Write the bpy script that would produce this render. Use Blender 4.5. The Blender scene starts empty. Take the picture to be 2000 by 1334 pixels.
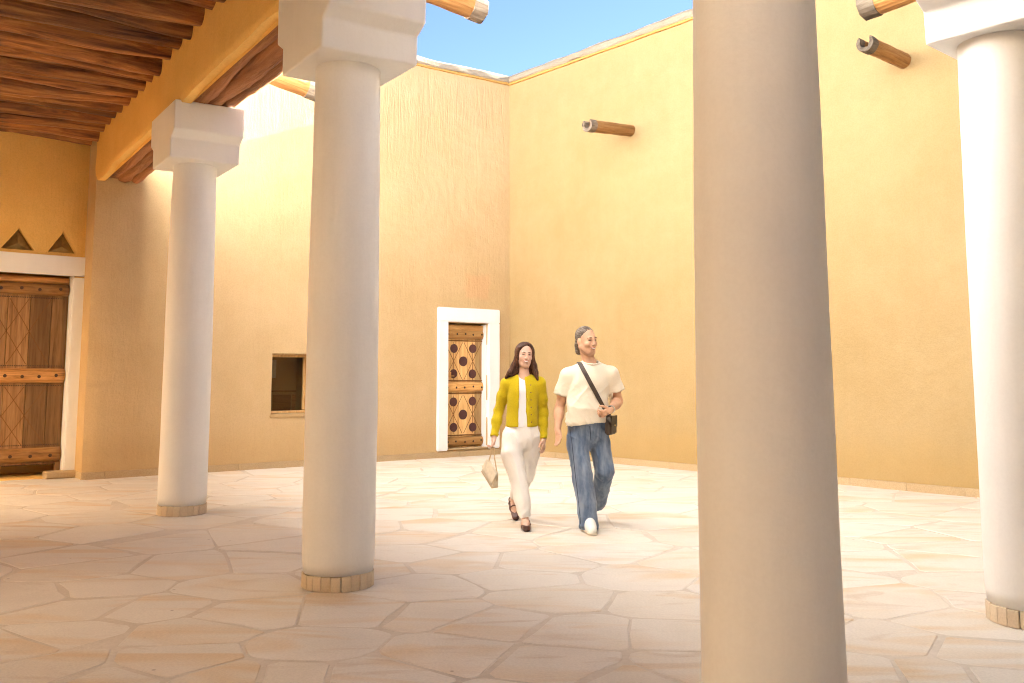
import bpy, bmesh, math, random
import numpy as np
from mathutils import Vector, Matrix, noise

# ------------------------------------------------------------------ scene, camera, light
SC = bpy.context.scene
COL = SC.collection
random.seed(7)
R = math.radians

cam_d = bpy.data.cameras.new('camera')
cam = bpy.data.objects.new('camera', cam_d); COL.objects.link(cam)
cam_d.sensor_width = 36.0
cam_d.lens = 36.0 * 1825.0 / 2000.0
cam_d.shift_y = -137.0 / 2000.0
cam_d.clip_start = 0.05; cam_d.clip_end = 3000.0
cam.location = (0, 0, 1.36)
cam.rotation_euler = (R(90 + 6.502), 0, 0)
SC.camera = cam

SUN_A = R(1.9)                                    # how far the sun stands off the plane of the long wall
SUN_EL = math.atan(0.40)
sun_h = Vector((0.795 * math.cos(SUN_A) + 0.607 * math.sin(SUN_A), 0.607 * math.cos(SUN_A) - 0.795 * math.sin(SUN_A)))
to_sun = Vector((sun_h.x * math.cos(SUN_EL), sun_h.y * math.cos(SUN_EL), math.sin(SUN_EL)))

world = bpy.data.worlds.new('World'); SC.world = world; world.use_nodes = True
wn = world.node_tree.nodes; wl = world.node_tree.links
sky = wn.new('ShaderNodeTexSky'); sky.sky_type = 'NISHITA'; sky.sun_disc = False
sky.sun_elevation = SUN_EL; sky.sun_rotation = math.atan2(to_sun.x, to_sun.y)
sky.air_density = 0.33; sky.dust_density = 0.0; sky.ozone_density = 1.0
wn['Background'].inputs['Strength'].default_value = 0.05
wl.new(sky.outputs['Color'], wn['Background'].inputs['Color'])

sun_d = bpy.data.lights.new('sun', 'SUN'); sun_d.energy = 5.0; sun_d.angle = R(0.5); sun_d.color = (1.0, 0.975, 0.94)
sun = bpy.data.objects.new('sun', sun_d); COL.objects.link(sun)
sun.rotation_euler = to_sun.to_track_quat('Z', 'Y').to_euler(); sun.location = (10, 10, 20)

SC.view_settings.view_transform = 'Standard'; SC.view_settings.look = 'None'
SC.view_settings.gamma = 1.0; SC.view_settings.use_curve_mapping = False
SC.view_settings.exposure = 3.62
SC.render.engine = 'CYCLES'
SC.cycles.use_denoising = True; SC.cycles.filter_width = 1.1
SC.cycles.max_bounces = 6; SC.cycles.diffuse_bounces = 5; SC.cycles.glossy_bounces = 2; SC.cycles.transparent_max_bounces = 6
SC.cycles.use_adaptive_sampling = True; SC.cycles.adaptive_threshold = 0.04; SC.cycles.adaptive_min_samples = 56
SC.cycles.caustics_reflective = False; SC.cycles.caustics_refractive = False
SC.cycles.sample_clamp_indirect = 6.0

# ------------------------------------------------------------------ helpers
def link(o, parent=None):
    COL.objects.link(o)
    if parent is not None: o.parent = parent
    return o
def tag(o, label=None, cat=None, group=None, kind=None):
    if cat and not kind: kind = 'thing'
    if label: o['label'] = label
    if cat: o['category'] = cat
    if group: o['group'] = group
    if kind: o['kind'] = kind
    return o
def empty(name, loc=(0, 0, 0), rz=0.0):
    o = bpy.data.objects.new(name, None); COL.objects.link(o)
    o.location = loc; o.rotation_euler = (0, 0, rz); o.empty_display_size = 0.2
    return o
def mesh_obj(name, verts, faces, mat, parent=None, smooth=False, loc=None, world_loc=False):
    me = bpy.data.meshes.new(name)
    me.from_pydata([tuple(v) for v in verts], [], [tuple(f) for f in faces]); me.update()
    if mat is not None: me.materials.append(mat)
    if smooth: me.polygons.foreach_set('use_smooth', [True] * len(me.polygons))
    o = bpy.data.objects.new(name, me); link(o, parent)
    if parent is not None and world_loc:            # verts given in world space under a moved parent
        o.matrix_parent_inverse = parent_matrix(parent).inverted()
    if loc: o.location = loc
    return o
def parent_matrix(p):
    m = Matrix.LocRotScale(p.location, p.rotation_euler, p.scale)
    return parent_matrix(p.parent) @ p.matrix_parent_inverse @ m if p.parent else m
def bm_obj(name, bm, mat, parent=None, smooth=False, world_loc=False):
    me = bpy.data.meshes.new(name); bm.normal_update(); bm.to_mesh(me); bm.free()
    if mat is not None: me.materials.append(mat)
    if smooth: me.polygons.foreach_set('use_smooth', [True] * len(me.polygons))
    o = bpy.data.objects.new(name, me); link(o, parent)
    if parent is not None and world_loc: o.matrix_parent_inverse = parent_matrix(parent).inverted()
    return o
def nz(x, y, z=0.0): return noise.noise(Vector((x, y, z)))
def sstep(x, a, b):
    t = min(1.0, max(0.0, (x - a) / (b - a))); return t * t * (3 - 2 * t)
def V2(x, y): return Vector((x, y, 0.0))
F_, CX_, CY_, TH_, H_ = 1825.0, 1000.0, 530.0, R(6.502), 1.36
def ray(u, v):
    x = (u - CX_) / F_; y = -(v - CY_) / F_
    return Vector((x, math.cos(TH_) - y * math.sin(TH_), math.sin(TH_) + y * math.cos(TH_)))
def at(u, v, Y):                                    # the point of the place at depth Y
    d = ray(u, v); t = Y / d.y
    return Vector((d.x * t, Y, H_ + d.z * t))
def ground(u, v, z=0.0):
    d = ray(u, v); t = (z - H_) / d.z
    return Vector((d.x * t, d.y * t, z))
def box_bm(bm, c, ax, ay, az, hx, hy, hz):          # oriented box
    vs = []
    for i in (-1, 1):
        for j in (-1, 1):
            for k in (-1, 1):
                vs.append(bm.verts.new(c + ax * (hx * i) + ay * (hy * j) + az * (hz * k)))
    flip = ax.cross(ay).dot(az) < 0
    for f in ((0, 1, 3, 2), (4, 6, 7, 5), (0, 4, 5, 1), (2, 3, 7, 6), (0, 2, 6, 4), (1, 5, 7, 3)):
        f = f[::-1] if flip else f
        bm.faces.new([vs[i] for i in f])
    return vs
UP = Vector((0, 0, 1))
def box_obj(name, c, ax, ay, hx, hy, hz, mat, parent=None, bevel=0.0, world_loc=True):
    bm = bmesh.new(); box_bm(bm, Vector(c), ax, ay, UP, hx, hy, hz)
    if bevel > 0: bmesh.ops.bevel(bm, geom=bm.edges[:], offset=bevel, segments=2, affect='EDGES', profile=0.6)
    return bm_obj(name, bm, mat, parent, world_loc=world_loc)

# ------------------------------------------------------------------ materials
def new_mat(name, rough=0.8, spec=0.3):
    m = bpy.data.materials.new(name); m.use_nodes = True
    nt = m.node_tree; b = nt.nodes['Principled BSDF']
    b.inputs['Roughness'].default_value = rough
    b.inputs['Specular IOR Level'].default_value = spec
    return m, nt, b
def N(nt, t, **kw):
    n = nt.nodes.new(t)
    for k, v in kw.items(): setattr(n, k, v)
    return n
def coords(nt, kind='Object', scale=(1, 1, 1), rot=(0, 0, 0)):
    tc = N(nt, 'ShaderNodeTexCoord'); mp = N(nt, 'ShaderNodeMapping')
    mp.inputs['Scale'].default_value = scale; mp.inputs['Rotation'].default_value = rot
    nt.links.new(tc.outputs[kind], mp.inputs['Vector']); return mp.outputs['Vector']
def noise_tex(nt, vec, scale, detail=4, rough=0.55, dist=0.0):
    n = N(nt, 'ShaderNodeTexNoise'); n.inputs['Scale'].default_value = scale; n.inputs['Detail'].default_value = detail
    n.inputs['Roughness'].default_value = rough; n.inputs['Distortion'].default_value = dist
    nt.links.new(vec, n.inputs['Vector']); return n.outputs['Fac']
def ramp(nt, fac, stops):
    r = N(nt, 'ShaderNodeValToRGB'); el = r.color_ramp.elements
    while len(el) < len(stops): el.new(0.5)
    for e, (p, c) in zip(el, stops): e.position = p; e.color = (*c, 1.0)
    nt.links.new(fac, r.inputs['Fac']); return r.outputs['Color']
def mixc(nt, fac, a, b, mode='MIX'):
    m = N(nt, 'ShaderNodeMix', data_type='RGBA', blend_type=mode)
    for s, v in ((0, fac), (6, a), (7, b)):
        if hasattr(v, 'is_linked') or hasattr(v, 'links'): nt.links.new(v, m.inputs[s])
        elif isinstance(v, (int, float)): m.inputs[s].default_value = v
        else: m.inputs[s].default_value = (*v, 1.0)
    return m.outputs[2]
def mathn(nt, op, a, b=None, c=None):
    m = N(nt, 'ShaderNodeMath', operation=op)
    for i, v in enumerate((a, b, c)):
        if v is None: continue
        if isinstance(v, (int, float)): m.inputs[i].default_value = v
        else: nt.links.new(v, m.inputs[i])
    return m.outputs[0]
def bump(nt, b, height, strength=0.3, dist=0.02):
    n = N(nt, 'ShaderNodeBump'); n.inputs['Strength'].default_value = strength; n.inputs['Distance'].default_value = dist
    nt.links.new(height, n.inputs['Height']); nt.links.new(n.outputs['Normal'], b.inputs['Normal'])
    return n
def mulc(c, k): return tuple(min(1.0, x * k) for x in c)

def plaster(name, c0, c1, streak=0.5, arcs=0.5, fine=0.4, strength=0.5, rough=0.9, patches=(), foot_tint=None, speck=0.10, spec=0.0, tint=0.07, scuff=0.0, drag=0.0):
    m, nt, b = new_mat(name, rough, spec)
    v = coords(nt)
    big = noise_tex(nt, v, 0.45, 2, 0.6)
    mid = noise_tex(nt, v, 3.2, 3, 0.65)
    mix = mathn(nt, 'ADD', mathn(nt, 'MULTIPLY', big, 0.6), mathn(nt, 'MULTIPLY', mid, 0.4))
    col = ramp(nt, mix, [(0.34, c0), (0.66, c1)])
    vstk = coords(nt, scale=(5.0, 5.0, 0.35))
    st = noise_tex(nt, vstk, 1.6, 3, 0.6)
    col = mixc(nt, tint, col, ramp(nt, st, [(0.3, mulc(c0, 0.82)), (0.7, mulc(c1, 1.12))]))
    sp = noise_tex(nt, v, 55, 1, 0.7)
    col = mixc(nt, speck, col, ramp(nt, sp, [(0.35, mulc(c0, 0.6)), (0.6, mulc(c1, 1.15))]))
    if foot_tint:                                        # warmer tone along the foot of the wall
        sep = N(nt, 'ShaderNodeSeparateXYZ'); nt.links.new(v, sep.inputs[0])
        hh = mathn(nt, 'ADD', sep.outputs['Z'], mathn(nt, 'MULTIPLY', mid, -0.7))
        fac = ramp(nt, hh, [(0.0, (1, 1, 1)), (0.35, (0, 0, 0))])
        col = mixc(nt, mathn(nt, 'MULTIPLY', fac, 0.28), col, foot_tint)
    for (p, hx, hz, ax, pc) in patches:              # repaired squares in fresher plaster
        sep = N(nt, 'ShaderNodeSeparateXYZ'); nt.links.new(v, sep.inputs[0])
        s = mathn(nt, 'ADD', mathn(nt, 'MULTIPLY', mathn(nt, 'ADD', sep.outputs['X'], -p[0]), ax[0]),
                  mathn(nt, 'MULTIPLY', mathn(nt, 'ADD', sep.outputs['Y'], -p[1]), ax[1]))
        ds = mathn(nt, 'SUBTRACT', hx, mathn(nt, 'ABSOLUTE', s))
        dz = mathn(nt, 'SUBTRACT', hz, mathn(nt, 'ABSOLUTE', mathn(nt, 'ADD', sep.outputs['Z'], -p[2])))
        k = mathn(nt, 'ADD', mathn(nt, 'MINIMUM', ds, dz), mathn(nt, 'MULTIPLY', mathn(nt, 'ADD', mid, -0.5), 0.25))
        fac = ramp(nt, k, [(0.0, (0, 0, 0)), (0.10, (1, 1, 1))])
        col = mixc(nt, mathn(nt, 'MULTIPLY', fac, 0.30), col, pc)
    if scuff:                                        # rubbed and scratched marks
        sc_ = noise_tex(nt, coords(nt, scale=(16.0, 16.0, 4.0)), 1.0, 4, 0.7, 0.8)
        sc2 = noise_tex(nt, coords(nt, scale=(1.6, 1.6, 1.1)), 1.0, 2, 0.5)
        k = mathn(nt, 'MULTIPLY', ramp(nt, sc_, [(0.60, (0, 0, 0)), (0.70, (1, 1, 1))]), ramp(nt, sc2, [(0.56, (0, 0, 0)), (0.70, (1, 1, 1))]))
        col = mixc(nt, mathn(nt, 'MULTIPLY', k, scuff), col, mulc(c0, 0.45))
    nt.links.new(col, b.inputs['Base Color'])
    # relief: trowel arcs, long vertical drags, sand grain
    vo = N(nt, 'ShaderNodeTexVoronoi'); vo.inputs['Scale'].default_value = 0.75
    wv = N(nt, 'ShaderNodeVectorMath', operation='ADD')
    nt.links.new(v, vo.inputs['Vector'])
    h = mathn(nt, 'MULTIPLY', noise_tex(nt, v, 14, 4, 0.7), 0.35)
    if streak > 0.15:
        stb = noise_tex(nt, coords(nt, scale=(9.0, 9.0, 1.5)), 1.3, 2, 0.6, 1.1)
        h = mathn(nt, 'ADD', h, mathn(nt, 'MULTIPLY', stb, 0.9 * streak))
    if drag > 0:                                     # coarse hand-dragged finish on the upper part of the wall
        sz = N(nt, 'ShaderNodeSeparateXYZ'); nt.links.new(v, sz.inputs[0])
        mk = ramp(nt, mathn(nt, 'MULTIPLY', sz.outputs['Z'], 0.1), [(0.46, (0, 0, 0)), (0.60, (1, 1, 1))])
        dg = noise_tex(nt, coords(nt, scale=(11.0, 11.0, 1.3), rot=(0.12, 0.10, 0)), 1.0, 3, 0.65, 0.8)
        h = mathn(nt, 'ADD', h, mathn(nt, 'MULTIPLY', mathn(nt, 'MULTIPLY', dg, mk), drag))
    if arcs > 0:
        arc = mathn(nt, 'SINE', mathn(nt, 'ADD', mathn(nt, 'MULTIPLY', vo.outputs['Distance'], 44.0), mathn(nt, 'MULTIPLY', mid, 7.0)))
        arc = mathn(nt, 'MULTIPLY', arc, mathn(nt, 'MULTIPLY', ramp(nt, big, [(0.45, (0, 0, 0)), (0.62, (1, 1, 1))]), 0.16 * arcs))
        h = mathn(nt, 'ADD', h, arc)
    bump(nt, b, h, strength, 0.03)
    return m

OCH0, OCH1 = (0.375, 0.26, 0.118), (0.43, 0.31, 0.157)
PAL0, PAL1 = (0.525, 0.368, 0.185), (0.595, 0.433, 0.242)
M = {}
nLv = (0.607, -0.795); dLv = (-0.795, -0.607)
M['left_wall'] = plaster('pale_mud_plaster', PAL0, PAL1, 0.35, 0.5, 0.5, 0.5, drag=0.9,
    patches=[((-0.62, 16.7, 2.98), 0.30, 0.26, dLv, (0.66, 0.34, 0.17)), ((-3.36, 14.6, 3.02), 0.20, 0.23, dLv, (0.62, 0.36, 0.18))], foot_tint=(0.47, 0.29, 0.11))
M['right_wall'] = plaster('ochre_mud_plaster', OCH0, OCH1, 0.0, 0.35, 0.5, 0.36, foot_tint=(0.42, 0.255, 0.072))
M['porch_wall'] = plaster('porch_mud_plaster', (0.79, 0.495, 0.15), (0.85, 0.57, 0.205), 0.35, 0.5, 0.5, 0.75)
M['rose'] = plaster('rose_mud_plaster', (0.78, 0.585, 0.36), (0.84, 0.655, 0.43), 0.2, 0.0, 0.3, 0.3)
M['cream'] = plaster('cream_gypsum_plaster', (0.79, 0.775, 0.75), (0.84, 0.83, 0.81), 0.2, 0.0, 0.3, 0.3)
M['gypsum'] = plaster('white_gypsum', (0.80, 0.80, 0.79), (0.85, 0.855, 0.85), 0.10, 0.0, 0.15, 0.30, 0.6, speck=0.02, spec=0.15)
M['column'] = plaster('column_gypsum', (0.785, 0.78, 0.765), (0.84, 0.84, 0.83), 0.16, 0.0, 0.12, 0.20, 0.5, speck=0.03, spec=0.2, tint=0.12, scuff=0.12)
M['coping'] = plaster('weathered_coping', (0.28, 0.22, 0.15), (0.42, 0.35, 0.265), 0.4, 0.0, 0.6, 0.5)
M['drip'] = plaster('ochre_drip_line', (0.50, 0.27, 0.08), (0.58, 0.34, 0.11), 0.1, 0.0, 0.3, 0.3)

def stone_mat(name, tones, rough=0.45, stains=True, randomise=True):
    m, nt, b = new_mat(name, rough, 0.35)
    v = coords(nt)
    oi = N(nt, 'ShaderNodeObjectInfo')
    # each slab gets its own place in the pattern
    add = N(nt, 'ShaderNodeVectorMath', operation='ADD'); cmb = N(nt, 'ShaderNodeCombineXYZ')
    nt.links.new(mathn(nt, 'MULTIPLY', oi.outputs['Random'], 40.0 if randomise else 0.0), cmb.inputs[2])
    nt.links.new(v, add.inputs[0]); nt.links.new(cmb.outputs[0], add.inputs[1]); w = add.outputs[0]
    base = ramp(nt, oi.outputs['Random'], tones)
    mot = noise_tex(nt, w, 2.2, 4, 0.62, 0.6)
    col = mixc(nt, 0.35, base, ramp(nt, mot, [(0.33, mulc(tones[0][1], 0.80)), (0.66, mulc(tones[-1][1], 1.08))]))
    if stains:
        ms = N(nt, 'ShaderNodeMapping'); ms.inputs['Scale'].default_value = (0.5, 1.7, 1.0); ms.inputs['Rotation'].default_value = (0, 0, 0.25)
        nt.links.new(w, ms.inputs['Vector'])
        band = noise_tex(nt, ms.outputs[0], 1.15, 3, 0.5, 1.3)
        col = mixc(nt, mathn(nt, 'MULTIPLY', ramp(nt, band, [(0.50, (0, 0, 0)), (0.66, (1, 1, 1))]), 0.75), col, (0.66, 0.45, 0.22))
        band2 = noise_tex(nt, ms.outputs[0], 2.3, 4, 0.55, 1.6)
        col = mixc(nt, mathn(nt, 'MULTIPLY', ramp(nt, band2, [(0.58, (0, 0, 0)), (0.72, (1, 1, 1))]), 0.6), col, (0.52, 0.39, 0.28))
        dust = noise_tex(nt, v, 0.7, 3, 0.6)
        col = mixc(nt, mathn(nt, 'MULTIPLY', ramp(nt, dust, [(0.42, (0, 0, 0)), (0.66, (1, 1, 1))]), 0.5), col, (0.82, 0.78, 0.71))
        pit = N(nt, 'ShaderNodeTexVoronoi'); pit.inputs['Scale'].default_value = 3.2; nt.links.new(w, pit.inputs['Vector'])
        col = mixc(nt, mathn(nt, 'MULTIPLY', ramp(nt, pit.outputs['Distance'], [(0.022, (1, 1, 1)), (0.04, (0, 0, 0))]), 0.6), col, (0.16, 0.10, 0.06))
    sp = noise_tex(nt, v, 70, 3, 0.7)
    col = mixc(nt, 0.18, col, ramp(nt, sp, [(0.35, (0.36, 0.28, 0.19)), (0.6, (0.75, 0.65, 0.5))]))
    nt.links.new(col, b.inputs['Base Color'])
    rr = N(nt, 'ShaderNodeMapRange'); rr.inputs['To Min'].default_value = rough - 0.12; rr.inputs['To Max'].default_value = rough + 0.22
    nt.links.new(mot, rr.inputs['Value']); nt.links.new(rr.outputs[0], b.inputs['Roughness'])
    h = mathn(nt, 'ADD', noise_tex(nt, v, 5, 2, 0.6), mathn(nt, 'MULTIPLY', noise_tex(nt, v, 38, 2, 0.7), 0.3))
    bump(nt, b, h, 0.4, 0.012)
    return m
M['flag'] = stone_mat('sandstone_flag', [(0.0, (0.735, 0.68, 0.585)), (0.5, (0.785, 0.75, 0.685)), (1.0, (0.765, 0.725, 0.66))])
M['ringstone'] = stone_mat('base_ring_stone', [(0.0, (0.58, 0.46, 0.32)), (0.5, (0.68, 0.57, 0.42)), (1.0, (0.62, 0.50, 0.36))], 0.6, False)
M['plinth'] = stone_mat('plinth_stone', [(0.0, (0.42, 0.285, 0.135)), (0.5, (0.46, 0.32, 0.16)), (1.0, (0.44, 0.30, 0.145))], 0.7, False)
def mortar_mat():
    m, nt, b = new_mat('grey_mortar', 0.85, 0.2); v = coords(nt)
    n1 = noise_tex(nt, v, 1.3, 5, 0.6, 0.4); n2 = noise_tex(nt, v, 26, 5, 0.7)
    col = ramp(nt, mathn(nt, 'ADD', mathn(nt, 'MULTIPLY', n1, 0.6), mathn(nt, 'MULTIPLY', n2, 0.4)), [(0.35, (0.58, 0.515, 0.43)), (0.62, (0.73, 0.665, 0.575))])
    nt.links.new(col, b.inputs['Base Color']); bump(nt, b, n2, 0.6, 0.01); return m
M['mortar'] = mortar_mat()

def wood(name, c_dark, c_mid, c_light, grain=(1.2, 16, 16), rough=0.55, strength=0.6, rnd=True, dist=0.012, knots=True):
    m, nt, b = new_mat(name, rough, 0.3)
    v0 = coords(nt, 'Object')
    oi = N(nt, 'ShaderNodeObjectInfo'); add = N(nt, 'ShaderNodeVectorMath', operation='ADD'); cmb = N(nt, 'ShaderNodeCombineXYZ')
    nt.links.new(mathn(nt, 'MULTIPLY', oi.outputs['Random'], 30.0), cmb.inputs[0])
    nt.links.new(v0, add.inputs[0]); nt.links.new(cmb.outputs[0], add.inputs[1])
    mp = N(nt, 'ShaderNodeMapping'); mp.inputs['Scale'].default_value = grain; nt.links.new(add.outputs[0], mp.inputs['Vector'])
    g = noise_tex(nt, mp.outputs[0], 1.0, 5, 0.68, 0.6)
    mp2 = N(nt, 'ShaderNodeMapping'); mp2.inputs['Scale'].default_value = tuple(0.25 * x for x in grain); nt.links.new(add.outputs[0], mp2.inputs['Vector'])
    g2 = noise_tex(nt, mp2.outputs[0], 1.0, 3, 0.5, 1.0)
    col = ramp(nt, g, [(0.30, c_dark), (0.5, c_mid), (0.72, c_light)])
    col = mixc(nt, mathn(nt, 'MULTIPLY', ramp(nt, g2, [(0.45, (0, 0, 0)), (0.7, (1, 1, 1))]), 0.65), col, mulc(c_dark, 1.25))
    if rnd:
        hs = N(nt, 'ShaderNodeHueSaturation'); nt.links.new(col, hs.inputs['Color'])
        mr = N(nt, 'ShaderNodeMapRange'); mr.inputs['To Min'].default_value = 0.6; mr.inputs['To Max'].default_value = 1.35
        nt.links.new(oi.outputs['Random'], mr.inputs['Value']); nt.links.new(mr.outputs[0], hs.inputs['Value']); col = hs.outputs['Color']
    nt.links.new(col, b.inputs['Base Color'])
    h = mathn(nt, 'ADD', g, mathn(nt, 'MULTIPLY', noise_tex(nt, v0, 60, 2, 0.7), 0.15))
    bump(nt, b, h, strength, dist)
    return m
M['log'] = wood('dark_tamarisk_log', (0.05, 0.018, 0.009), (0.34, 0.135, 0.042), (0.66, 0.33, 0.11), (1.0, 12, 12), 0.5, 1.0, dist=0.02)
M['timber'] = wood('rough_lintel_timber', (0.10, 0.036, 0.016), (0.36, 0.15, 0.058), (0.54, 0.26, 0.11), (0.8, 9, 9), 0.65, 1.0, dist=0.03)
M['spout_wood'] = wood('spout_wood', (0.20, 0.085, 0.025), (0.44, 0.215, 0.065), (0.58, 0.33, 0.12), (1.6, 22, 22), 0.65, 0.7)
M['spout_end'] = wood('weathered_spout_end', (0.09, 0.066, 0.045), (0.20, 0.155, 0.11), (0.31, 0.25, 0.18), (3, 18, 18), 0.8, 0.6)
M['door_old'] = wood('old_brown_door_wood', (0.17, 0.085, 0.034), (0.33, 0.175, 0.07), (0.44, 0.255, 0.11), (30, 30, 1.6), 0.75, 0.4, dist=0.006)
M['rail_old'] = wood('old_rail_wood', (0.20, 0.088, 0.026), (0.44, 0.22, 0.07), (0.58, 0.33, 0.125), (2.5, 26, 26), 0.5, 0.45, dist=0.006)
M['door_new'] = wood('honey_door_wood', (0.42, 0.23, 0.085), (0.64, 0.40, 0.16), (0.72, 0.50, 0.23), (26, 26, 1.8), 0.75, 0.4, dist=0.006)
M['rail_new'] = wood('honey_rail_wood', (0.30, 0.14, 0.04), (0.55, 0.30, 0.10), (0.68, 0.42, 0.17), (2.5, 24, 24), 0.5, 0.4, dist=0.006)
def plain(name, c, rough=0.5, spec=0.4, metal=0.0, var=0.12, scale=30):
    m, nt, b = new_mat(name, rough, spec); b.inputs['Metallic'].default_value = metal
    n = noise_tex(nt, coords(nt), scale, 4, 0.6)
    nt.links.new(ramp(nt, n, [(0.3, mulc(c, 1 - var)), (0.7, mulc(c, 1 + var))]), b.inputs['Base Color'])
    return m
M['stud'] = plain('iron_stud', (0.07, 0.035, 0.02), 0.5, 0.5, 0.3)
M['groove'] = plain('carved_groove', (0.20, 0.092, 0.034), 0.9, 0.1)
M['disc'] = plain('maroon_painted_disc', (0.105, 0.045, 0.04), 0.7, 0.2)
M['dark_gap'] = plain('dark_room', (0.05, 0.03, 0.018), 0.95, 0.1)
M['brass'] = plain('aged_brass_glass', (0.34, 0.235, 0.09), 0.3, 0.6, 0.8, 0.35, 6)
M['deck'] = plain('palm_deck', (0.035, 0.016, 0.008), 0.9, 0.1, 0, 0.4, 12)
M['paper'] = plain('white_notice', (0.72, 0.70, 0.66), 0.7, 0.2)
def glass_mat():
    m, nt, b = new_mat('window_glass', 0.05, 0.5)
    b.inputs['Base Color'].default_value = (0.9, 0.85, 0.8, 1); b.inputs['Transmission Weight'].default_value = 0.0
    tr = N(nt, 'ShaderNodeBsdfTransparent'); tr.inputs['Color'].default_value = (0.75, 0.68, 0.58, 1)
    gl = N(nt, 'ShaderNodeBsdfGlossy'); gl.inputs['Roughness'].default_value = 0.03
    fr = N(nt, 'ShaderNodeFresnel'); fr.inputs['IOR'].default_value = 1.45
    mx = N(nt, 'ShaderNodeMixShader'); nt.links.new(fr.outputs[0], mx.inputs[0]); nt.links.new(tr.outputs[0], mx.inputs[1]); nt.links.new(gl.outputs[0], mx.inputs[2])
    nt.links.new(mx.outputs[0], nt.nodes['Material Output'].inputs['Surface']); return m
M['glass'] = glass_mat()

# ------------------------------------------------------------------ plan of the place
CN = V2(-0.046, 17.143); dL = V2(-0.795, -0.607); dR = V2(0.656, -0.755)
nL = V2(0.607, -0.795); nR = V2(-0.755, -0.656)
PA = V2(-3.332, 9.643); PB = V2(-1.149, 6.363); PC = V2(0.877, 3.275); PD = V2(2.93, 5.44)
e1 = (PB - PA).normalized(); nC = V2(-e1.y, e1.x)
e2 = V2(0.757, 0.654); mB = V2(0.654, -0.757)
TOP = 6.87
WEND = 15.3

def lin(a, b, step):
    n = max(1, int(round((b - a) / step))); return [a + (b - a) * i / n for i in range(n + 1)]
def wall_grid(name, P, d, n, S, Z, mat, parent=None, thick=0.6, disp=lambda s, z: 0.0, openings=(), tris=(), back=True):
    S = sorted(set(round(s, 4) for s in S)); Z = sorted(set(round(z, 4) for z in Z))
    pt = lambda s, z, off=0.0: P + d * s + n * (disp(s, z) - off) + UP * z
    verts, faces, sm = [], [], []
    idx = {}
    def vid(i, j):
        if (i, j) not in idx: idx[(i, j)] = len(verts); verts.append(pt(S[i], Z[j]))
        return idx[(i, j)]
    flip = d.cross(UP).dot(n) < 0
    def add(q, s_=False):
        faces.append(tuple(q[::-1] if flip else q)); sm.append(s_)
    E6 = 1e-4
    def inside(s, z): return any(o[0] - E6 < s < o[1] + E6 and o[2] - E6 < z < o[3] + E6 for o in openings)
    for i in range(len(S) - 1):
        for j in range(len(Z) - 1):
            cs, cz = (S[i] + S[i + 1]) / 2, (Z[j] + Z[j + 1]) / 2
            if inside(cs, cz): continue
            done = False
            for (sl, sa, sr, zb, za, dep) in tris:
                if zb < cz < za and sl < cs < sr:
                    done = True
                    if cs < sa: add([vid(i, j), vid(i + 1, j + 1), vid(i, j + 1)], True)
                    else: add([vid(i + 1, j), vid(i + 1, j + 1), vid(i, j + 1)], True)
            if not done: add([vid(i, j), vid(i + 1, j), vid(i + 1, j + 1), vid(i, j + 1)], True)
    def strip(path, depth, fl):                     # path: list of (s,z); walls going back by depth
        a = []
        for (s, z) in path:
            a.append((len(verts), len(verts) + 1)); verts.append(pt(s, z)); verts.append(P + d * s + n * (-depth) + UP * z)
        for k in range(len(a) - 1):
            q = [a[k][0], a[k][1], a[k + 1][1], a[k + 1][0]]
            add(q if fl else q[::-1])
    s0, s1, z0, z1 = S[0], S[-1], Z[0], Z[-1]
    strip([(s, z0) for s in S], thick, True); strip([(s, z1) for s in S], thick, False)
    strip([(s0, z) for z in Z], thick, False); strip([(s1, z) for z in Z], thick, True)
    if back:
        b = [len(verts) + k for k in range(4)]
        for (s, z) in ((s0, z0), (s1, z0), (s1, z1), (s0, z1)): verts.append(P + d * s - n * thick + UP * z)
        add(b[::-1])
    for o in openings:
        a, b_, c, e, dep = o[:5]
        So = [s for s in S if a - E6 <= s <= b_ + E6]; Zo = [z for z in Z if c - E6 <= z <= e + E6]
        strip([(s, c) for s in So], dep, False); strip([(s, e) for s in So], dep, True)
        strip([(a, z) for z in Zo], dep, True); strip([(b_, z) for z in Zo], dep, False)
        if not (len(o) > 5 and o[5]):
            q = [len(verts) + k for k in range(4)]
            for (s, z) in ((a, c), (b_, c), (b_, e), (a, e)): verts.append(P + d * s - n * dep + UP * z)
            add(q)
    for (sl, sa, sr, zb, za, dep) in tris:
        strip([(sl, zb), (sa, za)], dep, False); strip([(sa, za), (sr, zb)], dep, False); strip([(sl, zb), (sr, zb)], dep, False)
    o = mesh_obj(name, verts, faces, mat, parent)
    o.data.polygons.foreach_set('use_smooth', sm); o.data.update()
    return o
def sweep(name, prof, stations, mat, parent, jit=0.0, seed=0, frame=None):
    """prof: list of (off, z); stations: list of s; frame(s) -> (point, n)."""
    verts, faces = [], []
    for k, s in enumerate(stations):
        p, n = frame(s)
        for q, (o, z) in enumerate(prof):
            j = jit * nz(s * 2.3 + seed, q * 3.1, seed * 1.7)
            verts.append(p + n * (o + j * 0.6) + UP * (z + j))
    L = len(prof)
    for k in range(len(stations) - 1):
        for q in range(L):
            q2 = (q + 1) % L
            faces.append((k * L + q, k * L + q2, (k + 1) * L + q2, (k + 1) * L + q))
    faces.append(tuple(range(L))); faces.append(tuple((len(stations) - 1) * L + q for q in range(L))[::-1])
    me = mesh_obj(name, verts, faces, mat, parent)
    bm = bmesh.new(); bm.from_mesh(me.data); bmesh.ops.recalc_face_normals(bm, faces=bm.faces[:]); bm.to_mesh(me.data); bm.free()
    return me

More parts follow.
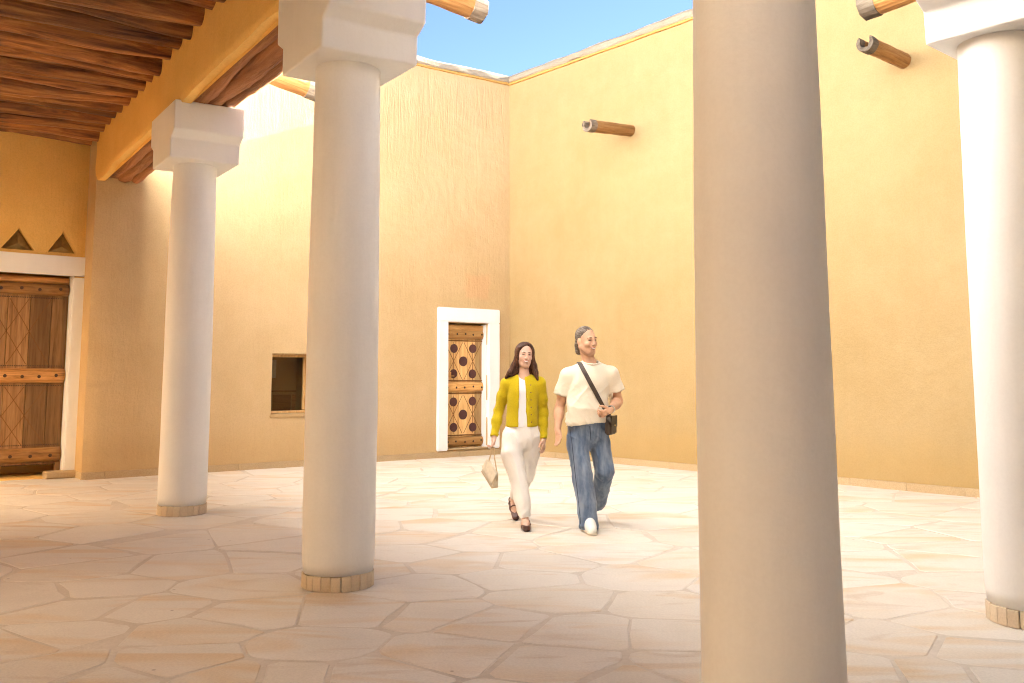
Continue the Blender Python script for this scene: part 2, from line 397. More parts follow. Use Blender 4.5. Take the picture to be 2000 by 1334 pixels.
# ------------------------------------------------------------------ pavement of irregular flagstones
ground_o = mesh_obj('ground', [(-120, -120, -0.03), (120, -120, -0.03), (120, 120, -0.03), (-120, 120, -0.03)], [(0, 1, 2, 3)], M['mortar'])
tag(ground_o, kind='structure')
pave = mesh_obj('pavement', [(-16, -6, -0.0028), (14, -6, -0.0028), (14, 22, -0.0028), (-16, 22, -0.0028)], [(0, 1, 2, 3)], M['mortar'])
tag(pave, 'pale crazy paving of sandstone flags with grey mortar joints', kind='structure')

px_seeds = [(160,1113),(370,1108),(520,1098),(40,1165),(205,1146),(470,1143),(165,1188),(292,1190),(480,1200),(690,1192),(120,1240),(372,1232),
 (330,1292),(620,1262),(90,1312),(860,1200),(960,1216),(1145,1234),(860,1276),(1105,1300),(730,1318),(1320,1240),(1345,1306),(825,1150),(1080,1168),
 (1255,1128),(1310,1182),(900,1098),(1050,1100),(1190,1078),(800,1080),(1735,1178),(1730,1252),(1890,1216),(1935,1280),(1690,1310),(1830,1318),
 (1680,1092),(1850,1096),(1775,1046),(1690,1034),(1905,1040),(560,1325),(20,1262),(1960,1140),(1980,1330),(1240,1330),(200,1330),(440,1330)]
seeds = []
for (u, v) in px_seeds:
    g = ground(u, v); seeds.append((g.x, g.y))
rs = random.Random(21)
def in_yard(x, y):
    p = V2(x, y)
    if (p - CN).dot(nL) < -1.2 or (p - CN).dot(nR) < -0.5: return False
    if (p - PA).dot(nC) < -4.6: return False
    return y > 0.6 and -13 < x < 9
tries = 0
while tries < 30000:
    tries += 1
    x, y = rs.uniform(-12, 9), rs.uniform(0.6, 18.5)
    if not in_yard(x, y): continue
    r = 0.58 + 0.30 * rs.random()
    if all((x - a) ** 2 + ((y - b) * 1.12) ** 2 > r * r for a, b in seeds): seeds.append((x, y))
def voronoi_cell(i):
    x, y = seeds[i]; poly = [(x - 1.6, y - 1.6), (x + 1.6, y - 1.6), (x + 1.6, y + 1.6), (x - 1.6, y + 1.6)]
    nb = sorted(((a - x) ** 2 + (b - y) ** 2, a, b) for k, (a, b) in enumerate(seeds) if k != i)[:22]
    for d2, a, b in nb:
        mx, my = (x + a) / 2, (y + b) / 2; nx, ny = a - x, b - y
        out = []
        for k in range(len(poly)):
            p, q = poly[k], poly[(k + 1) % len(poly)]
            dp = (p[0] - mx) * nx + (p[1] - my) * ny; dq = (q[0] - mx) * nx + (q[1] - my) * ny
            if dp <= 0: out.append(p)
            if dp * dq < 0:
                t = dp / (dp - dq); out.append((p[0] + (q[0] - p[0]) * t, p[1] + (q[1] - p[1]) * t))
        poly = out
        if len(poly) < 3: return None
    return poly
def inset(poly, dists):
    out = []; n = len(poly)
    for k in range(n):
        p0, p1, p2 = Vector(poly[k - 1]), Vector(poly[k]), Vector(poly[(k + 1) % n])
        d0, d1 = (p1 - p0), (p2 - p1)
        if d0.length < 1e-6 or d1.length < 1e-6: continue
        d0.normalize(); d1.normalize()
        n0, n1 = Vector((-d0.y, d0.x)), Vector((-d1.y, d1.x))
        a = p1 + n0 * dists[k - 1]; b = p1 + n1 * dists[k]
        cr = d0.x * d1.y - d0.y * d1.x
        if abs(cr) < 0.05: out.append((a + b) / 2); continue
        t = ((b.x - a.x) * d1.y - (b.y - a.y) * d1.x) / cr
        q = a + d0 * t
        if (q - p1).length > 0.25: q = p1 + (q - p1).normalized() * 0.25
        out.append(q)
    return out
stones = []
for i, (sx, sy) in enumerate(seeds):
    poly = voronoi_cell(i)
    if not poly: continue
    q = [poly[0]]
    for p in poly[1:]:
        if (p[0] - q[-1][0]) ** 2 + (p[1] - q[-1][1]) ** 2 > 0.06 ** 2: q.append(p)
    if len(q) < 3: continue
    dists = [0.005 + 0.020 * rs.random() ** 2.2 for _ in q]
    q = inset(q, dists)
    if len(q) < 3: continue
    # chip the corners and roughen the edges
    ring = []
    n = len(q)
    for k in range(n):
        a, b, c = q[k - 1], q[k], q[(k + 1) % n]
        cut = min(0.012 + 0.06 * rs.random() ** 2, 0.3 * min((a - b).length, (c - b).length))
        ring.append(b + (a - b).normalized() * cut); ring.append(b + (c - b).normalized() * cut)
        L = (c - b).length
        if L > 0.45:
            t = rs.uniform(0.35, 0.65); dn = Vector((-(c - b).y, (c - b).x)).normalized()
            ring.append(b + (c - b) * t + dn * rs.uniform(-0.012, 0.02))
    cx = sum(p.x for p in ring) / len(ring); cy = sum(p.y for p in ring) / len(ring)
    area = abs(sum(ring[k - 1].x * ring[k].y - ring[k].x * ring[k - 1].y for k in range(len(ring)))) / 2
    if area < 0.05 or cy < 0.8: continue
    stones.append((area, cx, cy, ring))
def stone_geo(ring, cx, cy, top):
    n = len(ring); vs, fs = [], []
    c = Vector((cx, cy)); tx, ty = rs.uniform(-.004, .004), rs.uniform(-.004, .004)
    for p in ring: vs.append((p.x, p.y, -0.02))
    for p in ring: vs.append((p.x, p.y, top - 0.0035 + tx * (p.x - cx) + ty * (p.y - cy)))
    for p in ring:
        q = p + (c - p).normalized() * 0.008
        vs.append((q.x, q.y, top + tx * (p.x - cx) + ty * (p.y - cy)))
    for k in range(n):
        k2 = (k + 1) % n
        fs.append((k, k2, n + k2, n + k)); fs.append((n + k, n + k2, 2 * n + k2, 2 * n + k))
    fs.append(tuple(range(2 * n, 3 * n)))
    return vs, fs
def seen(x, y):
    if y < 2.2: return 0
    u = 1000 + 1825 * x / y
    return 1 if -150 < u < 2150 else 0
stones.sort(key=lambda s: -seen(s[1], s[2]) * s[0] / (s[2] ** 2 + 0.1))
rv, rf = [], []
for k, (area, cx, cy, ring) in enumerate(stones):
    vs, fs = stone_geo(ring, cx, cy, rs.uniform(-0.002, 0.002))
    if k < 298 and seen(cx, cy):
        mesh_obj('flagstone', [(v[0] - cx, v[1] - cy, v[2]) for v in vs], fs, M['flag'], pave, loc=(cx, cy, 0))
    else:
        o = len(rv); rv += vs; rf += [tuple(i + o for i in f) for f in fs]
fo = mesh_obj('flagstone_remainder', rv, rf, M['flag'], pave); tag(fo, kind='stuff')

# ------------------------------------------------------------------ courtyard walls
def disp_left(s, z):
    p = 0.018 * nz(s * 0.7, z * 0.7, 3.0) + 0.007 * nz(s * 2.6, z * 1.9, 9.0)
    up = sstep(z, 4.1, 5.2)
    p *= 1 - up * (1 - sstep(s, 1.6, 2.4))
    p -= up * (0.046 * s if s < 1.72 else 0.046 * 1.72 * (1 - (s - 1.72) / 5.6))
    if s > 6.9: p -= 0.05 * ((s - 6.9) / 0.3) ** 2.5
    return p
LW_OPEN = [(0.50, 1.36, 0.125, 2.325, 0.30), (3.88, 4.56, 0.81, 1.735, 0.62, True)]
S = lin(-0.6, 0.5, 0.14) + lin(0.5, 1.36, 0.14) + lin(1.36, 3.88, 0.14) + lin(3.88, 4.56, 0.17) + lin(4.56, 6.9, 0.14) + lin(6.9, 7.2, 0.05)
Z = [-0.1, 0.125] + lin(0.125, 0.81, 0.17) + lin(0.81, 1.735, 0.15) + lin(1.735, 2.325, 0.15) + lin(2.325, TOP, 0.15)
lw = empty('plaster_wall', CN)
tag(lw, 'pale mud plastered wall with small door and window, sunlit streaks near its top', 'wall')
def under(o, p): o.parent = p; o.matrix_parent_inverse = parent_matrix(p).inverted(); return o
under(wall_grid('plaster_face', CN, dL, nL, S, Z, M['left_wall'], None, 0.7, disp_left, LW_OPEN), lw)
def fr_left(s): return CN + dL * s + nL * disp_left(s, TOP), nL
def fr_right(s): return CN + dR * s + nR * disp_right(s, TOP), nR
cop = [(0.02, 0.0), (0.045, 0.03), (0.035, 0.10), (-0.02, 0.155), (-0.35, 0.17), (-0.75, 0.10), (-0.75, 0.0)]
def coping(frame, s0, s1, parent, seed):
    st = lin(s0, s1, 0.09)
    under(sweep('coping', [(o, TOP + 0.012 + z) for o, z in cop], st, M['coping'], None, 0.022, seed, frame), parent)
    under(sweep('drip_course', [(-0.1, TOP - 0.028), (0.035, TOP - 0.028), (0.042, TOP - 0.005), (0.02, TOP + 0.02), (-0.1, TOP + 0.02)], st, M['drip'], None, 0.008, seed + 3, frame), parent)
coping(fr_left, -0.7, 7.25, lw, 1)
rp = random.Random(5)
def plinth_run(P, d, n, s0, s1, parent, disp, gaps=()):
    s = s0
    while s < s1 - 0.15:
        w = min(rp.uniform(0.7, 1.25), s1 - s)
        if s1 - s - w < 0.25: w = s1 - s
        c = s + w / 2
        if not any(a < c < b for a, b in gaps):
            o = box_obj('plinth_stone', P + d * c + n * (disp(c, 0.1) + 0.0 + rp.uniform(-.003, .003)) + UP * 0.042, d, n, w / 2 - 0.0015, 0.030, 0.052 + rp.uniform(-.003, .003), M['plinth'], None, 0.006, False)
            under(o, parent)
        s += w
plinth_run(CN, dL, nL, 0.06, 7.22, lw, disp_left)
plinth_run(CN + dL * 7.2, -nL, dL, -0.03, 0.5, lw, lambda a, b: -0.02)

def disp_right(s, z): return 0.016 * nz(s * 0.55, z * 0.6, 13.0) + 0.004 * nz(s * 2.6, z * 2.3, 19.0)
rw = empty('plaster_wall', CN + dR * 5)
tag(rw, 'tall smooth yellow ochre plastered wall with two wooden spouts, right of the corner', 'wall')
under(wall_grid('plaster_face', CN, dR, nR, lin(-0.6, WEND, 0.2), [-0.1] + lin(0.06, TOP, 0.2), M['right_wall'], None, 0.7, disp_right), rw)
coping(fr_right, -0.7, WEND, rw, 5)
plinth_run(CN, dR, nR, 0.06, 11.0, rw, disp_right)

# ------------------------------------------------------------------ porch: end wall with the old door, back walls, roof
PE = CN - nL * 0.5
def disp_end(s, z): return 0.014 * nz(s * 0.9, z * 0.8, 31.0) + 0.004 * nz(s * 3, z * 3, 7.0)
TRI = [(7.31, 7.49, 7.68, 3.105, 3.40, 0.14), (7.845, 8.05, 8.26, 3.085, 3.39, 0.14)]
ew = empty('plaster_wall', PE + dL * 8.5)
tag(ew, 'shaded ochre porch wall holding the old brown door and triangular vents', 'wall')
S = [6.95, 7.12, 7.31, 7.40, 7.49, 7.585, 7.68, 7.76, 7.845, 7.95, 8.05, 8.155, 8.26] + lin(8.26, 8.95, 0.2) + lin(8.95, 13.5, 0.25)
S = [6.95, 7.12, 7.31, 7.36, 7.49, 7.68, 7.845, 8.05, 8.26] + lin(8.26, 8.96, 0.2) + lin(8.96, 13.5, 0.25)
S = [s for s in S if abs(s - 7.36) > 1e-6]
Z = [-0.1, 0.02] + lin(0.02, 2.80, 0.25) + [2.95, 3.085, 3.105, 3.39, 3.40] + lin(3.40, 5.3, 0.2)
TRI = [(7.31, 7.49, 7.68, 3.105, 3.40, 0.14), (7.845, 8.05, 8.26, 3.105, 3.40, 0.14)]
Z = [z for z in Z if z not in (3.085, 3.39)]
under(wall_grid('plaster_face', PE, dL, nL, S, Z, M['porch_wall'], None, 0.9, disp_end, [(7.31, 8.96, 0.02, 2.80, 0.75)], TRI), ew)
for (sl, sa, sr, zb, za, dep) in TRI:
    base = PE - nL * 0.10
    vs = [base + dL * (sl - .02) + UP * (zb - .02), base + dL * (sr + .02) + UP * (zb - .02), base + dL * sa + UP * (za + .02), base + dL * (sa) - nL * -0.035 + UP * (zb + 0.09)]
    o = mesh_obj('vent_pane', vs, [(0, 1, 3), (1, 2, 3), (2, 0, 3)], M['brass']); under(o, ew)

NEAR = 3.9
BOP = [(-5.3, -0.5, 0.0, 3.85, 0.6, True), (3.3, 4.0, 0.0, 3.85, 0.6, True), (8.0, 8.7, 0.0, 3.85, 0.6, True)]  # unseen openings added to let sunlit fill into the porch
K_den = e1.x * e2.y - e1.y * e2.x
OFF = 3.9
q0 = PA - nC * OFF; q1 = PC + mB * OFF
t_ = ((q1.x - q0.x) * e2.y - (q1.y - q0.y) * e2.x) / K_den
KC = q0 + e1 * t_
KC2 = KC
dback = lambda s, z: 0.015 * nz(s * 0.8, z * 0.8, 41.0)
bw = empty('plaster_wall', q0); tag(bw, 'long ochre rear wall of the left porch under the log ceiling', 'wall')
under(wall_grid('plaster_face', q0, e1, nC, sorted(lin(-8, t_ + 0.4, 0.5) + [o[0] for o in BOP] + [o[1] for o in BOP]), [-0.1] + lin(0, 3.85, 0.55) + [4.4, 4.8, 5.2], M['rose'], None, 0.6, dback, BOP, (), False), bw)
ow = empty('plaster_wall', q0 - nC * 7); tag(ow, 'high unseen wall added beyond the porch openings to bounce sunlight', 'wall')  # unseen wall added to bounce warm sunlight through the openings
under(wall_grid('plaster_face', q0 - nC * 7, e1, nC, lin(-6, t_ + 10, 0.8), lin(-0.1, 11.5, 0.8), M['rose'], None, 0.6, dback), ow)
tw = empty('plaster_wall', CN + dR * 13); tag(tw, 'tall unseen ochre wall added beyond the right end to block the sun', 'wall')  # unseen block added to keep the sun off the rear porch wall
under(wall_grid('plaster_face', CN + nR * -0.75, dR, nR, lin(11.4, 19.0, 0.6), lin(6.6, 10.5, 0.6), M['right_wall'], None, 3.0, dback), tw)
under(wall_grid('plaster_face', CN + nR * -0.02, dR, nR, lin(WEND + 0.02, 19.0, 0.6), lin(-0.1, 6.58, 0.6), M['right_wall'], None, 3.0, dback), tw)
nw = empty('plaster_wall', KC + e2 * 3); tag(nw, 'ochre rear wall of the near porch behind the viewer', 'wall')
under(wall_grid('plaster_face', KC, e2, -mB, lin(-0.3, 15, 0.5), lin(-0.1, 5.2, 0.5), M['cream'], None, 0.6, dback), nw)

roof = empty('porch_roof', PA - nC * 2 + UP * 4.9)
tag(roof, 'porch ceiling of dark reddish brown logs laid side by side', 'ceiling')
far0 = PA + e1 * -5.4 + nC * 0.1; far1 = PA - nC * (OFF + .05) + e1 * -5.4
pts = [far0, PC + nC * 0.1, PC + e2 * 9.4, PC + e2 * 9.4 + mB * NEAR, PC + mB * NEAR - e2 * 0.3, PC + mB * 0.4 - e2 * 0.3, PC - nC * (OFF + .05) + e1 * 0.3, far1]  # unseen near bay roofed only in part, to shade the near column
nP = len(pts)
vs = [p + UP * 5.02 for p in pts] + [p + UP * 5.16 for p in pts]
fs = [tuple(range(nP))[::-1], tuple(range(nP, 2 * nP))] + [(k, (k + 1) % nP, nP + (k + 1) % nP, nP + k) for k in range(nP)]
under(mesh_obj('roof_deck', vs, fs, M['deck']), roof)
rl = random.Random(11)
def rough_log(name, L, r0, r1, mat, parent, loc, axis, seed, seg=12, rings=22, bend=0.05, lump=0.16, flat=1.0):
    """A crooked log along local x; axis is its world direction."""
    verts, faces = [], []
    for i in range(rings + 1):
        x = L * i / rings; f = i / rings
        cy = bend * nz(x * 0.45, seed, 0.3) * math.sin(math.pi * min(1, f * 1.05)) ** 0.3
        cz = bend * 0.6 * nz(x * 0.5, seed, 7.3)
        for k in range(seg):
            a = 2 * math.pi * k / seg
            r = (r0 + (r1 - r0) * f) * (1 + lump * nz(x * 1.1 + seed, math.cos(a) * 1.2, math.sin(a) * 1.2 + seed) + lump * 0.5 * nz(x * 4.0, math.cos(a) * 2.5 + seed, math.sin(a) * 2.5))
            verts.append((x, cy + r * math.cos(a), cz + r * math.sin(a) * flat))
    for i in range(rings):
        for k in range(seg):
            k2 = (k + 1) % seg
            faces.append((i * seg + k, (i + 1) * seg + k, (i + 1) * seg + k2, i * seg + k2))
    faces.append(tuple(range(seg))); faces.append(tuple(rings * seg + k for k in range(seg))[::-1])
    o = mesh_obj(name, verts, faces, mat, None, smooth=True)
    ax = axis.normalized(); side = UP.cross(ax).normalized(); up = ax.cross(side)
    mt = Matrix((ax, side, up)).transposed().to_4x4(); mt.translation = loc
    pm = parent_matrix(parent)
    o.parent = parent; o.matrix_parent_inverse = pm.inverted(); o.matrix_basis = mt
    return o
t = -4.82; k = 0
while t < 3.6:
    r = rl.uniform(0.120, 0.148)
    z = 4.80 + rl.uniform(-0.02, 0.02)
    p = PA - nC * (0.22) + e1 * t + UP * z
    ax = (-nC + e1 * rl.uniform(-0.02, 0.02) + UP * rl.uniform(-0.006, 0.006))
    rough_log('ceiling_log', 3.75, r * rl.uniform(0.85, 0.98), r * rl.uniform(0.95, 1.1), M['log'], roof, p, ax, k * 3.7 + 0.5, 14, 30, 0.12, 0.20)
    t += rl.uniform(0.37, 0.43); k += 1

# ------------------------------------------------------------------ arcades over the columns
def arcade(name, label, P0, d, porch_n, t0, t1, cols, ztop, tspan):
    root = empty(name, P0 + d * ((t0 + t1) / 2) + UP * 4.1); tag(root, label, 'beam')
    yn = -porch_n
    def dsp(s, z):
        low = 0.0
        return 0.012 * nz(s * 1.1, z * 1.4, 51.0) + 0.006 * nz(s * 4, z * 4, 5.0) - 0.022 * max(0, 1 - (z - 4.1) / 0.06) ** 2
    S = lin(t0, t1, 0.14); Z = [4.10, 4.13, 4.17, 4.22] + lin(4.3, ztop, 0.16)
    face = wall_grid('plaster_face', P0 + porch_n * 0.3, d, porch_n, S, Z, M['porch_wall'], None, 0.105, dsp)
    for v in face.data.vertices:                     # hand-finished lower lip, deeper towards the supports
        if v.co.z < 4.24:
            s = (v.co - P0).dot(d); near = min(abs(s - c) for c in cols)
            v.co.z += (0.03 * sstep(near, 0.5, 1.1) + 0.025 * nz(s * 1.5, 2.0, 8.0)) * (1 - (v.co.z - 4.1) / 0.2)
    under(face, root)
    o = box_obj('plaster_core', P0 + d * ((t0 + t1) / 2) + yn * 0.066 + UP * ((4.33 + ztop) / 2), d, yn, (t1 - t0) / 2 - 0.01, 0.232, (ztop - 4.33) / 2, M['cream'], None, 0, False); under(o, root)
    sd = 0.0
    for a, b in zip(tspan[:-1], tspan[1:]):
        for y, r in ((-0.105, 0.100), (0.055, 0.105), (0.215, 0.100)):
            sd += 5.3
            rough_log('timber', b - a + 0.04, r * 1.0, r * 0.95, M['timber'], root, P0 + d * (a - 0.02) + yn * y + UP * 4.215, d, sd, 14, 34, 0.05, 0.34, 0.95)
    return root
tB = (PB - PA).dot(e1); tC = (PC - PA).dot(e1)
arcade('arcade_beam', 'ochre plastered beam over the left columns with rough timbers under it', PA, e1, -nC, -4.45, tC + 0.3, [-3.95, 0, tB, tC], 8.3, [-4.05, 0, tB, tC])  # unseen upper wall raised to bounce sunlight into the court
arcade('arcade_beam', 'plastered beam resting on the rightmost column at the picture edge', PC, e2, mB, 0.3, 9.3, [0, (PD - PC).dot(e2), 6.0, 9.0], 5.6, [0.2, (PD - PC).dot(e2), 6.0, 9.0])

# ------------------------------------------------------------------ columns
def brick_mesh(r, n, h):
    vs, fs = [], []; a = math.pi / n - 0.0045
    for z in (0.0, h):
        for rr in (r - 0.05, r):
            for t in (-a, a): vs.append((rr * math.cos(t), rr * math.sin(t), z))
    bm = bmesh.new(); v = [bm.verts.new(p) for p in vs]
    for f in ((0, 1, 3, 2), (4, 6, 7, 5), (0, 4, 5, 1), (2, 3, 7, 6), (0, 2, 6, 4), (1, 5, 7, 3)): bm.faces.new([v[i] for i in f])
    bmesh.ops.recalc_face_normals(bm, faces=bm.faces[:])
    bmesh.ops.bevel(bm, geom=[e for e in bm.edges], offset=0.004, segments=1, affect='EDGES')
    me = bpy.data.meshes.new('brick'); bm.to_mesh(me); bm.free(); me.materials.append(M['ringstone']); return me
def column(P, axis, label, r0, r1, zcap, seed, ztop=4.12, lean=(0, 0), ct=0.35, cl=0.0):
    rz = math.atan2(axis.y, axis.x)
    root = empty('column', (P.x, P.y, 0), rz); tag(root, label, 'column', 'white plastered columns of the courtyard')
    seg, rings = 48, 40; verts, faces = [], []
    hr = 0.098
    for i in range(rings + 1):
        f = i / rings; z = hr + (zcap + 0.04 - hr) * f
        base = r0 + (r1 - r0) * f + 0.006 * math.sin(math.pi * f)
        if i == 0: base -= 0.008
        for k in range(seg):
            a = 2 * math.pi * k / seg
            r = base * (1 + 0.030 * nz(z * 0.55 + seed, math.cos(a) * 0.9, math.sin(a) * 0.9) + 0.008 * nz(z * 2.3, math.cos(a) * 2 + seed, math.sin(a) * 2) + 0.004 * nz(z * 6, math.cos(a) * 5 + seed, math.sin(a) * 5))
            verts.append((r * math.cos(a) + lean[0] * f, r * math.sin(a) + lean[1] * f, z))
    for i in range(rings):
        for k in range(seg):
            k2 = (k + 1) % seg; faces.append((i * seg + k, i * seg + k2, (i + 1) * seg + k2, (i + 1) * seg + k))
    faces.append(tuple(range(seg))[::-1])
    mesh_obj('shaft', verts, faces, M['column'], root, smooth=True)
    nb = 23; me = brick_mesh(r0 + 0.001, nb, hr)
    for k in range(nb):
        o = bpy.data.objects.new('brick', me); link(o, root)
        o.rotation_euler = (0, 0, 2 * math.pi * (k + 0.3) / nb + random.uniform(-.012, .012))
        o.scale = (1 + random.uniform(-.006, .004),) * 2 + (1 + random.uniform(-.05, .05),)
    # stepped bracket capital, long axis along the beam
    h = ztop - zcap
    z1, z2 = 0.20, 0.265
    prof = [(-0.365, 0), (-0.375, z1), (-0.49, z2), (-0.50, h), (0.50, h), (0.49, z2), (0.375, z1), (0.365, 0)]
    prof = [(x + math.copysign(cl, -x), z) for x, z in prof]
    bm = bmesh.new(); a = []; ny = 6
    for j in range(ny + 1):
        y = -ct + 2 * ct * j / ny
        a.append([bm.verts.new((x + lean[0] + 0.008 * nz(x * 3, y * 4, seed), y + lean[1] + 0.006 * nz(x * 5, z * 5, seed), zcap + z + 0.006 * nz(x * 4, y * 4, seed + 3))) for x, z in prof])
    n = len(prof)
    for j in range(ny):
        for q in range(n):
            bm.faces.new((a[j][q], a[j][(q + 1) % n], a[j + 1][(q + 1) % n], a[j + 1][q]))
    bm.faces.new(a[0][::-1]); bm.faces.new(a[-1])
    bmesh.ops.recalc_face_normals(bm, faces=bm.faces[:])
    ed = [e for e in bm.edges if len(e.link_faces) == 2 and e.calc_face_angle(0) > 0.4]
    bmesh.ops.bevel(bm, geom=ed, offset=0.014, segments=3, affect='EDGES', profile=0.5)
    bm_obj('capital', bm, M['gypsum'], root)
    return root
column(PA, e1, 'farthest white plaster column, nearest the old brown door', 0.240, 0.215, 3.56, 1.0)
column(PB, e1, 'second white plaster column from the left, beside the small window', 0.236, 0.226, 3.50, 5.0)
column(PC, e1, 'thick shaded column nearest the viewer, right of the walking couple', 0.236, 0.205, 3.52, 9.0)
column(PD, e2, 'bright white column cut by the right edge of the picture', 0.238, 0.225, 3.36, 13.0, ct=0.30, cl=0.06)

# ------------------------------------------------------------------ water spouts
def spout(label, P, d, L, r, z0, z1, seed):
    d3 = (d * L + UP * (z1 - z0)).normalized()
    root = empty('water_spout', P + UP * z0); tag(root, label, 'spout', 'wooden water spouts jutting into the courtyard')
    def build(name, x0, x1, ro, ri, mat, rings):
        prof = []
        for k in range(15):
            a = math.pi * (0.28 - 1.56 * k / 14); prof.append((ro * math.cos(a), ro * math.sin(a)))
        for k in range(9):
            a = math.pi * (-1.18 + 1.36 * k / 8); prof.append((ri * math.cos(a), ri * math.sin(a) + 0.012))
        n = len(prof); verts, faces = [], []
        for i in range(rings + 1):
            x = x0 + (x1 - x0) * i / rings
            for k, (y, z) in enumerate(prof):
                j = 1 + 0.07 * nz(x * 5 + seed, y * 14, z * 14) + 0.03 * nz(x * 16, y * 30 + seed, z * 30)
                verts.append((x + (0.02 * nz(y * 22, z * 22, seed) if i in (0, rings) else 0), y * j, z * j))
        for i in range(rings):
            for k in range(n):
                k2 = (k + 1) % n; faces.append((i * n + k, i * n + k2, (i + 1) * n + k2, (i + 1) * n + k))
        faces.append(tuple(range(n))[::-1]); faces.append(tuple(rings * n + k for k in range(n)))
        o = mesh_obj(name, verts, faces, mat, None)
        side = UP.cross(d3).normalized(); up = d3.cross(side)
        mt = Matrix((d3, side, up)).transposed().to_4x4(); mt.translation = P + UP * z0
        o.parent = root; o.matrix_parent_inverse = parent_matrix(root).inverted(); o.matrix_basis = mt
    build('trunk', -0.15, L - 0.10, r, r * 0.62, M['spout_wood'], 16)
    build('end_rim', L - 0.115, L + 0.02, r * 1.09, r * 0.66, M['spout_end'], 3)
spout('weathered wooden spout on the ochre wall above the couple', CN + dR * 3.02, nR, 1.0, 0.098, 5.36, 5.27, 1.0)
spout('wooden spout on the ochre wall high between the two right columns', CN + dR * 7.60, nR, 0.95, 0.098, 5.33, 5.33, 4.0)
spout('short bright orange spout visible between the two left columns', PA + e1 * 0.0 + nC * 0.28, nC, 1.05, 0.10, 4.80, 4.60, 7.0)
spout('sunlit orange spout with grey end under the blue sky', PA + e1 * 3.15 + nC * 0.28, nC, 1.30, 0.10, 4.72, 4.56, 11.0)
spout('wooden spout tip cut off by the top edge near the right column', PC + e2 * 4.05 - mB * 0.25, -mB, 1.45, 0.10, 4.40, 4.32, 15.0)

# ------------------------------------------------------------------ doors and window
RZL = math.atan2(0.607, 0.795)                       # local x to the viewer's right along the long wall, local y into the wall
X1, Y1 = Vector((1, 0, 0)), Vector((0, 1, 0))
def lbox(name, c, hx, hy, hz, mat, parent, bevel=0.004, ax=X1, az=None):
    bm = bmesh.new()
    if az is None: box_bm(bm, Vector(c), ax, Y1, UP, hx, hy, hz)
    else: box_bm(bm, Vector(c), ax, Y1, az, hx, hy, hz)
    if bevel: bmesh.ops.bevel(bm, geom=bm.edges[:], offset=bevel, segments=1, affect='EDGES')
    me = bpy.data.meshes.new(name); 
    for v in bm.verts: v.co -= Vector(c)
    bm.to_mesh(me); bm.free(); me.materials.append(mat)
    o = bpy.data.objects.new(name, me); link(o, parent); o.location = c; return o
def wavy_box(name, c, hx, hy, hz, mat, parent, seed, jit=0.006, n=8):
    bm = bmesh.new(); box_bm(bm, Vector((0, 0, 0)), X1, Y1, UP, hx, hy, hz)
    bmesh.ops.subdivide_edges(bm, edges=[e for e in bm.edges if e.calc_length() > 0.5], cuts=n)
    bmesh.ops.bevel(bm, geom=[e for e in bm.edges if len(e.link_faces) == 2 and e.calc_face_angle(0) > 1], offset=0.014, segments=2, affect='EDGES')
    for v in bm.verts:
        w = v.co + Vector(c)
        v.co += Vector((nz(w.x * 3, w.z * 2.2, seed), nz(w.x * 3, w.z * 3, seed + 5) * 0.6, nz(w.x * 2.2, w.z * 3, seed + 9))) * jit
    o = bm_obj(name, bm, mat, parent); o.location = c; return o
def half_rail(name, x0, x1, y, z, ry, rz_, mat, parent, seed):
    seg, rings = 10, 12; vs, fs = [], []; L = x1 - x0
    for i in range(rings + 1):
        x = -L / 2 + L * i / rings
        for k in range(seg + 1):
            a = math.pi * k / seg
            j = 1 + 0.05 * nz(x * 5, math.cos(a) * 2, seed)
            vs.append((x, -ry * math.sin(a) * j, rz_ * math.cos(a) * j))
    w = seg + 1
    for i in range(rings):
        for k in range(seg): fs.append((i * w + k, i * w + k + 1, (i + 1) * w + k + 1, (i + 1) * w + k))
    fs.append(tuple(range(w))[::-1]); fs.append(tuple(rings * w + k for k in range(w)))
    o = mesh_obj(name, vs, fs, mat, parent, smooth=True); o.location = ((x0 + x1) / 2, y, z); return o
stud_me = None
def stud(parent, x, y, z, r):
    global stud_me
    if stud_me is None:
        bm = bmesh.new(); bmesh.ops.create_uvsphere(bm, u_segments=10, v_segments=6, radius=1.0)
        stud_me = bpy.data.meshes.new('stud'); bm.to_mesh(stud_me); bm.free(); stud_me.materials.append(M['stud'])
        stud_me.polygons.foreach_set('use_smooth', [True] * len(stud_me.polygons))
    o = bpy.data.objects.new('stud', stud_me); link(o, parent); o.location = (x, y, z); o.scale = (r, r * 0.6, r); return o
def disc_obj(name, x, y, z, r, mat, parent, seg=24, th=0.006):
    bm = bmesh.new(); bmesh.ops.create_cone(bm, cap_ends=True, segments=seg, radius1=r, radius2=r, depth=th * 2, matrix=Matrix.Rotation(math.pi / 2, 4, 'X'))
    for v in bm.verts: v.co *= 1 + 0.03 * nz(v.co.x * 20 + x * 7, v.co.z * 20, z)
    o = bm_obj(name, bm, mat, parent); o.location = (x, y, z); return o
def nail_row(x0, x1, y, z, step, r, parent):
    vs, fs = [], []; n = int((x1 - x0) / step)
    for k in range(n):
        x = x0 + step * (k + 0.5); b = len(vs)
        for (i, j) in ((-1, -1), (1, -1), (1, 1), (-1, 1)): vs.append((x + i * r, y, z + j * r))
        vs.append((x, y - r, z)); fs += [(b, b + 1, b + 4), (b + 1, b + 2, b + 4), (b + 2, b + 3, b + 4), (b + 3, b, b + 4)]
    o = mesh_obj('nail_row', vs, fs, M['stud'], parent); tag(o, kind='stuff'); return o
def groove(x0, z0, x1, z1, y, w, parent):
    a, b = Vector((x0, 0, z0)), Vector((x1, 0, z1)); ax = (b - a).normalized(); az = ax.cross(Y1) * -1
    return lbox('carved_line', ((x0 + x1) / 2, y, (z0 + z1) / 2), (b - a).length / 2, 0.0035, w, M['groove'], parent, 0, ax, az)

